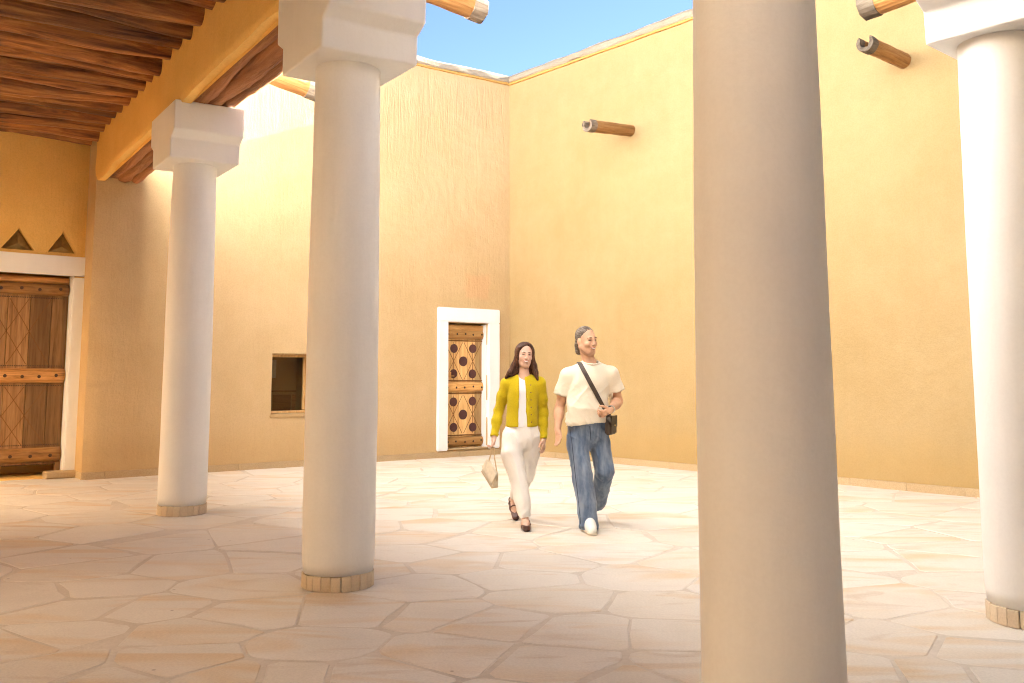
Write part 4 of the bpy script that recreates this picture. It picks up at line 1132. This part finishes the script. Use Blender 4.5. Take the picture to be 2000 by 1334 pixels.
# ---------------------------------------------------------------- the man
def build_man():
    P = lambda u, v, Y: at(u, v, Y)
    root = empty('person', ground(1152, 1035)); tag(root, 'man in cream T-shirt and blue jeans walking, looking right', 'person')
    f = Vector((0.17, -0.985, 0)); l = Vector((0.985, 0.17, 0))
    nb = P(1153, 708, 8.74); sR, sL = P(1107, 733, 8.74), P(1195, 730, 8.76)
    eR, wR = P(1093, 797, 8.79), P(1089, 838, 8.70); eL, wL = P(1207, 784, 8.84), P(1192, 801, 8.56)
    hR, hL = P(1131, 842, 8.74), P(1166, 842, 8.78); kR, aR = P(1140, 934, 8.64), P(1151, 1016, 8.54)
    kL, aL = P(1181, 920, 8.77), P(1160, 988, 9.08)
    chest = P(1151, 752, 8.73); belly = P(1147, 815, 8.72); pel = P(1148, 842, 8.75)
    # body
    pts = [nb, sR, sL, eR, wR, eL, wL, kR, aR, kL, aL, P(1140, 636, 8.7)]
    lo = np.min([A3(p) for p in pts], 0) - np.array([0.12, 0.45, 0.16]); hi = np.max([A3(p) for p in pts], 0) + np.array([0.12, 0.22, 0.06]); lo[2] = -0.02
    b = Vol(lo, hi, 0.0055)
    b.cone(chest, belly, 0.155, 0.15, 0.05, fr=f, ratio=0.66); b.cone(belly, pel, 0.15, 0.12, 0.05, fr=f, ratio=0.66)
    b.cone(nb - UP * 0.06, lerp(nb, sR, 0.9) - UP * 0.02, 0.05, 0.045, 0.03); b.cone(nb - UP * 0.06, lerp(nb, sL, 0.9) - UP * 0.02, 0.05, 0.045, 0.03)
    for sh, el, wr in ((sR, eR, wR), (sL, eL, wL)):
        b.chain([sh, lerp(sh, el, 0.45), el, lerp(el, wr, 0.3), wr], [0.050, 0.050, 0.042, 0.045, 0.029], 0.03)
    for hp, kn, an in ((hR, kR, aR), (hL, kL, aL)):
        b.chain([hp, kn, lerp(kn, an, 0.35), an], [0.06, 0.04, 0.035, 0.03], 0.02)
    F, L, U = head_frame(R(36), R(4), R(-3)); hc = P(1145, 666, 8.71)
    T = head(b, hc, F, L, U, 1.05, True)
    b.cone(T(0, -0.026, -0.05), nb - UP * 0.03, 0.052, 0.066, 0.015); b.cone(T(0, -0.012, -0.07), nb + f * 0.012 - UP * 0.02, 0.040, 0.056, 0.012)
    hand(b, wR, P(1091, 862, 8.66) - wR, Vector((0.55, -0.8, 0)), None, 1.04, 0.35)
    hand(b, wL, P(1181, 807, 8.52) - wL, Vector((0.1, -0.35, 0.9)), None, 1.04, 1.25, Vector((-0.7, -0.3, 0.5)))
    body = vol_obj('body', b, M['skin_m'], root, 1)
    face(T, root, 1.05, M['brow_m'], body)
    # hair, combed back
    hv = Vol(A3(hc) - 0.19, A3(hc) + 0.17, 0.004); ax = (L, F, U)
    hv.ell(T(0, -0.020, 0.042), (0.083, 0.101, 0.092), ax, 0.02); hv.ell(T(0, -0.082, -0.045), (0.062, 0.036, 0.065), ax, 0.03); hv.ell(T(0, -0.088, -0.098), (0.048, 0.026, 0.03), ax, 0.02)
    n = (F - U * 0.62).normalized(); hv.half(T(0, 0.050, 0.085), n)
    hv.ell(T(0.08, 0.012, -0.008), (0.03, 0.022, 0.034), ax, 0.006, 'sub'); hv.ell(T(-0.08, 0.012, -0.008), (0.03, 0.022, 0.034), ax, 0.006, 'sub')
    F3, U3, L3 = np.array(F), np.array(U), np.array(L); C3 = np.array(hc)
    def strands(V):
        q = V - C3; a = np.arctan2(q @ L3, q @ U3 + 0.02); return 0.0006 * np.sin(a * 46 + 2 * vnoise(V * 22)) + 0.0012 * vnoise(V * 60)
    ho = vol_obj('hair', hv, M['hair_m'], root, 1, strands)
    strands_of(ho, root, [M['hair_m'], M['hair_grey']], lambda p: -F + U * (0.25 - 6 * max(0, -(p - hc).dot(F) - 0.05)), 420, 0.075, 0.0024, 3)
    # T-shirt
    t = Vol(lo, hi, 0.007)
    ch2 = P(1151, 748, 8.73); be2 = P(1146, 800, 8.715); he = P(1145, 829, 8.715)
    t.cone(ch2, be2, 0.183, 0.190, 0.05, fr=f, ratio=0.66); t.cone(be2, he, 0.190, 0.196, 0.03, fr=f, ratio=0.70)
    t.cone(P(1152, 722, 8.745), lerp(nb, sR, 0.92) - UP * 0.012, 0.088, 0.070, 0.05); t.cone(P(1152, 722, 8.745), lerp(nb, sL, 0.92) - UP * 0.012, 0.088, 0.070, 0.05)
    for sh, el, q, mark in ((sR, eR, 0.58, 0), (sL, eL, 0.60, 0)):
        e_ = lerp(sh, el, q); d = (el - sh).normalized(); out = (sh - ch2); out.z = 0; out.normalize()
        t.cone(sh - UP * 0.006 - out * 0.008, e_ + out * 0.010 + d * 0.05, 0.068, 0.083, 0.045)
        xa, xb = (0.16, 0.030) if out.x < 0 else (0.030, 0.16)
        t.cutbox(e_, d + UP * -0.25, A3(e_) - np.array([xa, 0.13, 0.15]), A3(e_) + np.array([xb, 0.13, 0.10]))
    t.cutbox(he - UP * 0.0, Vector((0.10, 0.0, -1)), A3(he) - np.array([0.3, 0.3, 0.25]), A3(he) + np.array([0.3, 0.3, 0.1]))
    cn = (UP + f * 0.30).normalized(); cp = nb + UP * 0.004 + f * 0.012
    t.cone(cp - cn * 0.10, cp + cn * 0.16, 0.076, 0.076, 0.004, op='sub')
    zs, ze = float(sR.z), float(he.z)
    def tee_fold(V):
        z = np.clip((V[:, 2] - ze) / (zs - ze), 0, 1.2); k_ = np.clip((1.05 - z) / 0.25, 0, 1)
        r = 0.018 * ridge(V, (9, 7, 5), (0.7, 0, 0)) * np.clip(1.1 - z, 0, 1) + 0.008 * ridge(V, (12, 9, 7), (-0.9, 0, 0)) * np.exp(-((z - 0.62) / 0.25) ** 2)
        return r * k_ + 0.005 * vnoise(V * np.array([9, 9, 6.0])) * k_ - 0.008 * np.exp(-((z - 0.0) / 0.05) ** 2)
    tee = vol_obj('t_shirt', t, M['tee'], root, 1, tee_fold)
    ring = [cp + f * 0.008 + (l * math.cos(a) + (f - UP * 0.30).normalized() * math.sin(a)) * 0.079 for a in [2 * math.pi * k / 24 for k in range(25)]]
    small('collar', ring, [0.0085] * 25, M['tee'], root, 0.0045)
    # jeans
    j = Vol(lo, np.array([hi[0], hi[1], he.z + 0.1]), 0.007)
    j.cone(P(1147, 815, 8.735), pel, 0.176, 0.174, 0.03, fr=f, ratio=0.715)
    j.chain([hR + UP * 0.02, P(1129, 868, 8.72), P(1138, 932, 8.65), P(1146, 985, 8.59), P(1150.5, 1038, 8.54)], [0.104, 0.100, 0.088, 0.084, 0.085], 0.02)
    j.chain([hL + UP * 0.02, P(1170, 868, 8.79), P(1181, 920, 8.75)], [0.103, 0.097, 0.086], 0.02)
    j.chain([P(1181, 920, 8.75), P(1174, 955, 8.90), P(1165, 992, 9.05)], [0.086, 0.080, 0.074], 0.015)
    ah = P(1150.5, 1032, 8.54); j.cutbox(ah, Vector((0.03, 0.25, -1)), A3(ah) - np.array([0.14, 0.16, 0.2]), A3(ah) + np.array([0.14, 0.16, 0.08]))
    bh = P(1162, 985, 9.03); bd = (P(1163, 992, 9.05) - P(1170, 962, 8.90)).normalized(); j.cutbox(bh, bd, A3(bh) - 0.15, A3(bh) + np.array([0.15, 0.2, 0.1]))
    j.cutbox(he + UP * 0.05, UP, A3(he) + np.array([-0.4, -0.4, 0.03]), A3(he) + np.array([0.4, 0.4, 0.12]))
    def jean_fold(V):
        z = V[:, 2]; hem = np.clip((0.34 - z) / 0.25, 0, 1); knee = np.exp(-((z - 0.50) / 0.10) ** 2); hip = np.exp(-((z - 0.84) / 0.07) ** 2)
        return 0.016 * ridge(V, (6, 6, 15), (0, 0, 0.5)) * (0.12 + hem + 0.5 * knee + 0.6 * hip) + 0.009 * ridge(V, (9, 9, 3.0), (0.25, 0, 0)) + 0.004 * vnoise(V * 9)
    jo = vol_obj('jeans', j, M['jeans'], root, 1, jean_fold)
    tr = bvh_of(jo); sp, sn = [], []
    for k in range(8):
        h = tr.ray_cast(Vector((0, 0, H_)), ray(1152 + 0.3 * k, 832 + 4 * k).normalized())
        if h[0] is not None: sp.append(h[0] + h[1] * 0.001); sn.append(h[1])
    if len(sp) > 3: ribbon('fly_seam', sp, sn, 0.007, 0.004, M['seam'], root)
    for (us, vs_) in (([1110, 1114, 1120, 1126, 1131], [838, 868, 925, 975, 1024]),):
        sp, sn = [], []
        for k in range(25):
            t_ = k / 24 * 4; i = min(3, int(t_)); w_ = t_ - i
            h = tr.ray_cast(Vector((0, 0, H_)), ray(us[i] + (us[i + 1] - us[i]) * w_ + 3.5, vs_[i] + (vs_[i + 1] - vs_[i]) * w_).normalized())
            if h[0] is not None and h[0].y < 9.2: sp.append(h[0] + h[1] * 0.001); sn.append(h[1])
        if len(sp) > 6: ribbon('side_seam', sp, sn, 0.006, 0.003, M['seam'], root)
    # shoes
    def shoe(ank, toe_dir, g, pitch=0.0):
        d = Vector((toe_dir.x, toe_dir.y, 0)).normalized(); d = (d * math.cos(pitch) - UP * math.sin(pitch)).normalized(); u = Vector((-toe_dir.y, toe_dir.x, 0)).normalized().cross(d); u = u if u.z > 0 else -u
        heel = g - d * 0.03; toe = g + d * 0.20
        v = Vol(np.minimum(A3(heel), A3(toe)) - 0.13, np.maximum(A3(heel), A3(toe)) + 0.16, 0.005)
        v.chain([heel + u * 0.05, g + d * 0.08 + u * 0.05, toe + u * 0.042 - d * 0.02], [0.040, 0.046, 0.040], 0.03); v.cone(heel + u * 0.08, g + d * 0.05 + u * 0.085, 0.042, 0.042, 0.03)
        v.half(g + u * 0.022, -u, 0); so = vol_obj('shoe', v, M['sneaker'], root, 1)
        v = Vol(np.minimum(A3(heel), A3(toe)) - 0.13, np.maximum(A3(heel), A3(toe)) + 0.13, 0.005)
        v.chain([heel + u * 0.02, g + d * 0.08 + u * 0.02, toe + u * 0.02 - d * 0.02], [0.043, 0.050, 0.045], 0.03)
        v.half(g + u * 0.024, u, 0); v.half(g + u * 0.001, -u, 0); s_ = vol_obj('sole', v, M['sole'], root, 1)
        s_.parent = so
        return so
    g1 = Vector((aR.x + 0.0, 8.53, 0.0)); shoe(aR, Vector((0.05, -1, 0)), g1)
    g2 = Vector((at(1152, 1000, 9.10).x, 9.10, 0.055)); shoe(aL, Vector((0.0, -1, 0)), g2, R(14))
    # wrist watch
    wd = (eL - wL).normalized(); wc = wL + wd * 0.03
    bm = bmesh.new(); a1 = wd.orthogonal().normalized(); a2 = wd.cross(a1)
    ring = []
    for k in range(20):
        a = 2 * math.pi * k / 20; rr = a1 * math.cos(a) + a2 * math.sin(a)
        ring.append([bm.verts.new(wc - root.location + rr * q + wd * w_) for q, w_ in ((0.031, -0.010), (0.037, -0.009), (0.037, 0.009), (0.031, 0.010))])
    for k in range(20):
        for q in range(4): bm.faces.new((ring[k][q], ring[k][(q + 1) % 4], ring[(k + 1) % 20][(q + 1) % 4], ring[(k + 1) % 20][q]))
    bmesh.ops.recalc_face_normals(bm, faces=bm.faces[:]); wo = bm_obj('wrist_watch', bm, M['steel'], root)
    wf = wL + wd * 0.03 + Vector((-0.45, -0.75, 0.45)).normalized() * 0.037
    small('watch_face', [wf, wf + Vector((0.002, 0, 0))], [0.015, 0.015], M['eye'], root)
    # shoulder bag: strap across the chest, body behind the hip
    bag = empty('shoulder_bag', P(1196, 838, 8.78)); tag(bag, 'dark brown crossbody bag at the hip of the man, strap across his chest', 'bag')
    tree = bvh_of(tee); pts, nr = [], []
    ua, va, ub, vb = 1127, 699, 1183, 806
    for k in range(26):
        t_ = k / 25; u, v = ua + (ub - ua) * t_, va + (vb - va) * t_
        d = ray(u, v).normalized(); h = tree.ray_cast(Vector((0, 0, H_)), d)
        if h[0] is None: continue
        pts.append(h[0] + h[1] * 0.006); nr.append(h[1])
    for _ in range(4):
        nr = [(nr[max(0, i - 1)] + nr[i] + nr[min(len(nr) - 1, i + 1)]) for i in range(len(nr))]
        pts = [pts[i] if i in (0, len(pts) - 1) else pts[i] * 0.5 + (pts[i - 1] + pts[i + 1]) * 0.25 for i in range(len(pts))]
        nr = [n.normalized() for n in nr]
    pts = [p + n * 0.004 for p, n in zip(pts, nr)]
    # over the shoulder and down the back, then down to the bag
    top = pts[0]; back = [top + Vector((-0.008, 0.035, 0.016)), top + Vector((-0.008, 0.09, 0.005)), P(1135, 730, 8.895), P(1165, 775, 8.90), P(1190, 812, 8.88), P(1198, 828, 8.82)]
    bn = [Vector((0, 0.2, 1)), Vector((0, 0.7, 0.7)), Vector((0, 1, 0.1)), Vector((0, 1, 0)), Vector((0.3, 1, 0)), Vector((0.8, 0.5, 0))]
    end = [P(1188, 815, 8.55), P(1194, 826, 8.66), P(1196, 832, 8.74)]; en = [Vector((0.4, -1, 0)), Vector((0.9, -0.6, 0)), Vector((1, -0.2, 0))]
    ribbon('strap', back[::-1] + pts + end, bn[::-1] + nr + en, 0.040, 0.004, M['dark_leather'], bag)
    bc = P(1193, 826, 8.74); bx = Vector((0.35, 0.93, 0)).normalized(); by = Vector((0.93, -0.35, 0)).normalized()
    bm = bmesh.new(); box_bm(bm, bc - bag.location - UP * 0.02, bx, by, UP, 0.105, 0.03, 0.085); bmesh.ops.bevel(bm, geom=bm.edges[:], offset=0.012, segments=3, affect='EDGES'); bm_obj('pouch', bm, M['dark_leather'], bag)
    bm = bmesh.new(); box_bm(bm, bc - bag.location + by * 0.031 + UP * 0.015, bx, by, UP, 0.107, 0.004, 0.052); bmesh.ops.bevel(bm, geom=bm.edges[:], offset=0.003, segments=2, affect='EDGES'); bm_obj('flap', bm, M['dark_leather'], bag)
    sm = bc + by * 0.038 + UP * -0.02; o = small('stud_button', [sm, sm + by * 0.002], [0.006, 0.006], M['gold'], bag)
    return root
build_man()

# ---------------------------------------------------------------- the woman
def build_woman():
    P = lambda u, v, Y: at(u, v, Y)
    root = empty('person', ground(1022, 1030)); tag(root, 'smiling woman in mustard cardigan and ivory trousers walking', 'person')
    f = Vector((0.16, -0.987, 0)); l = Vector((0.987, 0.16, 0))
    nb = P(1023, 736, 8.88); sR, sL = P(989, 750, 8.88), P(1054, 748, 8.90)
    eR, wR = P(974, 802, 8.94), P(965, 853, 8.84); eL, wL = P(1061, 805, 8.96), P(1061, 857, 8.88)
    hR, hL = P(1005, 846, 8.88), P(1036, 846, 8.90); kR, aR = P(1014, 932, 8.80), P(1026, 1015, 8.70)
    kL, aL = P(1029, 930, 9.00), P(1002, 976, 9.30)
    chest = P(1022, 768, 8.87); belly = P(1020, 810, 8.875); pel = P(1020, 845, 8.89)
    pts = [nb, sR, sL, eR, wR, eL, wL, kR, aR, kL, aL, P(1022, 668, 8.86)]
    lo = np.min([A3(p) for p in pts], 0) - np.array([0.12, 0.35, 0.16]); hi = np.max([A3(p) for p in pts], 0) + np.array([0.12, 0.18, 0.06]); lo[2] = -0.02
    b = Vol(lo, hi, 0.0055)
    b.cone(chest, belly, 0.128, 0.112, 0.05, fr=f, ratio=0.68); b.cone(belly, pel, 0.108, 0.105, 0.05, fr=f, ratio=0.68)
    b.cone(nb - UP * 0.035, lerp(nb, sR, 0.9), 0.045, 0.048, 0.05); b.cone(nb - UP * 0.035, lerp(nb, sL, 0.9), 0.045, 0.048, 0.05)
    for sh, el, wr in ((sR, eR, wR), (sL, eL, wL)):
        b.chain([sh, lerp(sh, el, 0.45), el, lerp(el, wr, 0.3), wr], [0.046, 0.040, 0.033, 0.034, 0.022], 0.03)
    for hp, kn, an in ((hR, kR, aR), (hL, kL, aL)):
        b.chain([hp, kn, lerp(kn, an, 0.35), an], [0.05, 0.035, 0.034, 0.028], 0.02)
    F, L, U = head_frame(R(10), R(3), R(4)); hc = P(1025, 694, 8.86)
    T = head(b, hc, F, L, U, 0.90, False)
    b.cone(T(0, -0.022, -0.07), nb - UP * 0.02, 0.044, 0.048, 0.03); b.cone(T(0, 0.02, -0.09), nb + f * 0.02, 0.034, 0.04, 0.03)
    hand(b, wR, P(962, 878, 8.81) - wR, Vector((0.3, -0.9, 0)), None, 0.90, 1.1)
    hand(b, wL, P(1062, 882, 8.84) - wL, Vector((-0.45, -0.85, 0)), Vector((0.85, -0.4, 0)), 0.90, 0.45)
    # feet
    fr = [aR, Vector((aR.x, 8.62, 0.055)), Vector((aR.x + 0.008, 8.54, 0.032))]; b.chain(fr, [0.03, 0.034, 0.028], 0.02); b.cone(Vector((aR.x, 8.72, 0.04)), fr[1], 0.03, 0.034, 0.02)
    toeL = Vector((0.036, 9.20, 0.035)); b.chain([aL, lerp(aL, toeL, 0.6), toeL], [0.029, 0.034, 0.028], 0.02)
    body = vol_obj('body', b, M['skin_f'], root, 1)
    face(T, root, 0.90, M['brow_f'], body)
    # long straight hair falling to the shoulders
    hv = Vol(A3(hc) - np.array([0.28, 0.2, 0.34]), A3(hc) + np.array([0.24, 0.22, 0.17]), 0.0045); ax = (L, F, U)
    hv.ell(T(0, -0.020, 0.040), (0.087, 0.105, 0.094), ax, 0.02)
    n = (F - U * 0.30).normalized(); 
    hv.half(T(0, 0.066, 0.100), (F * 1.0 - U * 0.42).normalized())
    hv.ell(T(0.010, 0.085, 0.008), (0.060, 0.082, 0.096), ax, 0.010, 'sub')
    hv.chain([T(0, -0.06, 0.02), T(0, -0.075, -0.10), P(1020, 735, 8.95), P(1018, 752, 8.955)], [0.075, 0.07, 0.075, 0.06], 0.03, fr=f, ratio=0.6)
    hv.chain([T(-0.070, 0.012, 0.045), T(-0.079, 0.010, -0.03), P(1005, 714, 8.85), P(997, 728, 8.835), P(988, 737, 8.84)], [0.020, 0.024, 0.030, 0.027, 0.012], 0.02)
    hv.chain([T(-0.06, -0.03, -0.03), P(1007, 722, 8.88), P(1003, 738, 8.88)], [0.035, 0.035, 0.025], 0.02)
    hv.chain([T(0.072, 0.010, 0.045), T(0.080, 0.008, -0.03), P(1043, 714, 8.87), P(1046, 728, 8.85), P(1050, 741, 8.83)], [0.018, 0.021, 0.025, 0.022, 0.010], 0.02)
    hv.chain([T(0.06, -0.03, -0.03), P(1040, 722, 8.90), P(1044, 737, 8.90)], [0.03, 0.03, 0.02], 0.02)
    def strands(V): return 0.0020 * vnoise(V * np.array([40, 40, 5.0]))
    ho = vol_obj('hair', hv, M['hair_f'], root, 1, strands)
    strands_of(ho, root, [M['hair_f'], M['hair_f2']], lambda p: -UP + Vector(((p - hc).x * 2.2, 0, 0)), 480, 0.11, 0.0030, 5)
    # white top
    w = Vol(lo, hi, 0.007); he = P(1019, 834, 8.875)
    w.cone(P(1022, 764, 8.87), P(1020, 808, 8.87), 0.132, 0.118, 0.05, fr=f, ratio=0.70); w.cone(P(1020, 808, 8.87), he, 0.118, 0.138, 0.03, fr=f, ratio=0.72)
    w.cone(nb - UP * 0.045, lerp(nb, sR, 0.8) - UP * 0.02, 0.052, 0.05, 0.05); w.cone(nb - UP * 0.045, lerp(nb, sL, 0.8) - UP * 0.02, 0.052, 0.05, 0.05)
    w.cone(nb + UP * 0.04 + f * 0.02, nb - UP * 0.004 + f * 0.03, 0.058, 0.050, 0.006, op='sub')
    w.cutbox(he, Vector((0.03, 0, -1)), A3(he) - np.array([0.3, 0.3, 0.25]), A3(he) + np.array([0.3, 0.3, 0.1]))
    vol_obj('white_top', w, M['top_f'], root, 2, lambda V: 0.004 * vnoise(V * np.array([12, 12, 6.0])))
    # cardigan, open at the front
    c = Vol(lo, hi, 0.0065)
    c.cone(P(1022, 766, 8.875), P(1020, 808, 8.88), 0.148, 0.136, 0.05, fr=f, ratio=0.74); c.cone(P(1020, 808, 8.88), P(1019, 832, 8.88), 0.138, 0.152, 0.03, fr=f, ratio=0.77)
    c.cone(nb - UP * 0.035, lerp(nb, sR, 0.92) - UP * 0.004, 0.060, 0.058, 0.05); c.cone(nb - UP * 0.035, lerp(nb, sL, 0.92) - UP * 0.004, 0.060, 0.058, 0.05)
    for sh, el, wr in ((sR, eR, wR), (sL, eL, wL)):
        c.chain([sh - UP * 0.004, lerp(sh, el, 0.5), el, lerp(el, wr, 0.4), wr + (wr - el) * 0.02], [0.055, 0.049, 0.042, 0.041, 0.034], 0.03)
        cut = wr - (wr - el).normalized() * 0.004; c.cutbox(cut, wr - el, A3(cut) - np.array([0.08, 0.08, 0.09]), A3(cut) + np.array([0.08, 0.08, 0.06]))
    c.cone(nb + UP * 0.05, nb - UP * 0.002 + f * 0.012, 0.066, 0.056, 0.006, op='sub')
    # front opening: a wedge slightly wider at the hem
    pa, pb = P(1021.5, 738, 8.70), P(1022, 838, 8.70)
    def gap(X, Y, Z):
        t_ = np.clip((pa.z - Z) / (pa.z - pb.z), 0, 1); cx = pa.x + (pb.x - pa.x) * t_ - 0.10 * np.clip(Y - 8.70, 0, 1) * 0; wd = 0.028 + 0.016 * t_
        ctr = cx + (Y - 8.75) * (-0.16)
        return np.maximum(np.maximum(np.abs(X - ctr) - wd, Y - 8.885), (Z - nb.z - 0.05))
    c.put(np.array([pa.x - 0.1, 8.5, pb.z - 0.05]), np.array([pa.x + 0.1, 8.9, nb.z + 0.05]), gap, 0.006, 'sub')
    hem = P(1019, 833, 8.88); c.cutbox(hem, Vector((0, 0, -1)), A3(hem) + np.array([-0.155, -0.25, -0.2]), A3(hem) + np.array([0.165, 0.25, 0.06]))
    def card_fold(V):
        arm = (np.abs(V[:, 0] - float(chest.x)) > 0.16); z = V[:, 2]
        sl = 0.010 * ridge(V, (8, 8, 17), (0, 0, 0.3)) * arm * np.clip((1.32 - z) / 0.15, 0, 1)
        bd = 0.008 * ridge(V, (9, 9, 7), (0.9, 0, 0)) * ~arm * np.clip((1.28 - z) / 0.2, 0, 1)
        return sl + bd + 0.003 * vnoise(V * np.array([10, 10, 8.0])) + 0.002
    co = vol_obj('cardigan', c, M['cardigan'], root, 1, card_fold)
    tree = bvh_of(co)
    for k in range(6):
        u, v = 1036.5 + 0.3 * k, 752 + 14.5 * k; h = tree.ray_cast(Vector((0, 0, H_)), ray(u, v).normalized())
        if h[0]: small('button', [h[0], h[0] + h[1] * 0.003], [0.006, 0.005], M['brown_leather'], root)
    # wide ivory trousers
    t = Vol(lo, np.array([hi[0], hi[1], he.z + 0.1]), 0.007)
    t.cone(P(1019, 822, 8.88), P(1019, 850, 8.89), 0.138, 0.158, 0.03, fr=f, ratio=0.74)
    t.chain([P(1001, 852, 8.86), P(999, 885, 8.82), P(1011, 930, 8.78), P(1020, 975, 8.74), P(1025, 1014, 8.70)], [0.103, 0.098, 0.080, 0.070, 0.056], 0.012)
    t.chain([P(1036, 852, 8.91), P(1035, 885, 8.96), P(1029, 930, 9.00)], [0.090, 0.086, 0.072], 0.012)
    t.chain([P(1029, 930, 9.00), P(1016, 952, 9.14), P(1007, 968, 9.25)], [0.072, 0.064, 0.058], 0.012)
    q = P(1025, 1008, 8.70); t.cutbox(q, Vector((0, 0.15, -1)), A3(q) - np.array([0.12, 0.14, 0.16]), A3(q) + np.array([0.12, 0.14, 0.08]))
    q = P(1007, 966, 9.24); t.cutbox(q, P(1007, 968, 9.25) - P(1016, 952, 9.12), A3(q) - 0.12, A3(q) + np.array([0.12, 0.2, 0.08]))
    t.cutbox(he + UP * 0.05, UP, A3(he) + np.array([-0.4, -0.4, 0.03]), A3(he) + np.array([0.4, 0.4, 0.12]))
    def lin_fold(V):
        z = V[:, 2]; low = np.clip((0.35 - z) / 0.25, 0, 1)
        return 0.017 * ridge(V, (11, 11, 2.2), (0.2, 0, 0)) + 0.013 * ridge(V, (7, 7, 12), (0, 0, -0.8)) * (low + 0.6 * np.exp(-((z - 0.78) / 0.08) ** 2)) + 0.004 * vnoise(V * np.array([9, 9, 4.0]))
    vol_obj('trousers', t, M['linen'], root, 1, lin_fold)
    # brown strapped shoes
    def flat(heel, mid, toe, u):
        side = (toe - heel).cross(u).normalized()
        v = Vol(np.min([A3(heel), A3(toe)], 0) - 0.10, np.max([A3(heel), A3(toe)], 0) + 0.12, 0.0045)
        v.chain([heel, mid, toe], [0.036, 0.041, 0.036], 0.02); v.half(mid + u * 0.022, u, 0); v.half(mid - u * 0.030, -u, 0)
        so = vol_obj('shoe', v, M['brown_leather'], root, 1)
        for q in (0.25, 0.55):
            c0 = lerp(heel, toe, q); small('shoe_strap', [c0 - side * 0.039 + u * 0.012, c0 - side * 0.028 + u * 0.043, c0 + u * 0.052, c0 + side * 0.028 + u * 0.043, c0 + side * 0.039 + u * 0.012], [0.007] * 5, M['brown_leather'], root, 0.004)
    flat(Vector((aR.x, 8.73, 0.036)), Vector((aR.x + 0.003, 8.63, 0.032)), Vector((aR.x + 0.010, 8.52, 0.030)), UP)
    hl = aL + Vector((-0.012, 0.05, 0.0)); tl = toeL + Vector((0, -0.02, 0.0)); dd = (tl - hl).normalized(); uu = (Vector((0, -1, 0)) - dd * Vector((0, -1, 0)).dot(dd)).normalized()
    flat(hl + uu * -0.01, lerp(hl, tl, 0.5), tl, uu)
    br = (eL - wL).normalized(); bc = wL + br * 0.004; a1 = br.orthogonal().normalized(); a2 = br.cross(a1)
    small('bracelet', [bc + (a1 * math.cos(k * math.pi / 8) + a2 * math.sin(k * math.pi / 8)) * 0.030 for k in range(17)], [0.0035] * 17, M['gold'], root)
    e_ = T(0.078, 0.012, -0.045); small('earring', [e_, e_ + UP * -0.006], [0.006, 0.006], M['teeth'], root)
    # handbag
    bag = empty('handbag', P(960, 940, 8.80)); tag(bag, 'small cream leather handbag hanging from the hand of the woman', 'bag')
    off = bag.location
    p0, p1, p2, p3 = P(946, 905, 8.86), P(962, 948, 8.92), P(974.5, 947, 8.72), P(956, 896, 8.70)
    # slab: long edge a-b, from far-left top to near-right bottom
    ce = P(959.5, 923, 8.80); ax = (P(972, 940, 8.72) - P(950, 905, 8.90)).normalized(); up = (P(957, 900, 8.80) - P(961, 946, 8.80)); up = (up - ax * up.dot(ax)).normalized(); no = ax.cross(up).normalized()
    bm = bmesh.new(); vs = box_bm(bm, ce - off, ax, no, up, 0.125, 0.036, 0.078)
    for v in bm.verts:
        hgt = (v.co - (ce - off)).dot(up)
        if hgt > 0: v.co -= no * ((v.co - (ce - off)).dot(no)) * 0.72; v.co -= ax * ((v.co - (ce - off)).dot(ax)) * 0.16
    bmesh.ops.bevel(bm, geom=bm.edges[:], offset=0.009, segments=3, affect='EDGES'); bm_obj('bag_body', bm, M['bag_cream'], bag)
    fn = no if no.y < 0 else -no
    bm = bmesh.new(); box_bm(bm, ce - off + fn * 0.026 + up * 0.025, ax, (fn + up * 0.36).normalized(), (up - fn * 0.36).normalized(), 0.113, 0.003, 0.050); bmesh.ops.bevel(bm, geom=bm.edges[:], offset=0.003, segments=2, affect='EDGES'); bm_obj('flap', bm, M['bag_cream'], bag)
    bm = bmesh.new(); box_bm(bm, ce - off - up * 0.0785, ax, no, up, 0.120, 0.034, 0.003); bm_obj('base', bm, M['bag_tan'], bag)
    cl = ce + fn * 0.038 - up * 0.015; small('clasp', [cl, cl + ax * 0.006], [0.006, 0.006], M['gold'], bag)
    hk = P(962.5, 874, 8.805)
    A_, B_ = ce + up * 0.07 - ax * 0.085, ce + up * 0.05 + ax * 0.118
    path = [A_ - up * 0.03, A_, lerp(A_, hk, 0.55), hk + Vector((-0.014, 0.01, -0.006)), hk + UP * 0.004, hk + Vector((0.014, -0.01, -0.008)), lerp(hk, B_, 0.35), lerp(hk, B_, 0.75), B_, B_ - up * 0.05]
    ribbon('strap', path, [no * 1.0] * len(path), 0.020, 0.004, M['bag_tan'], bag)
    return root
build_woman()
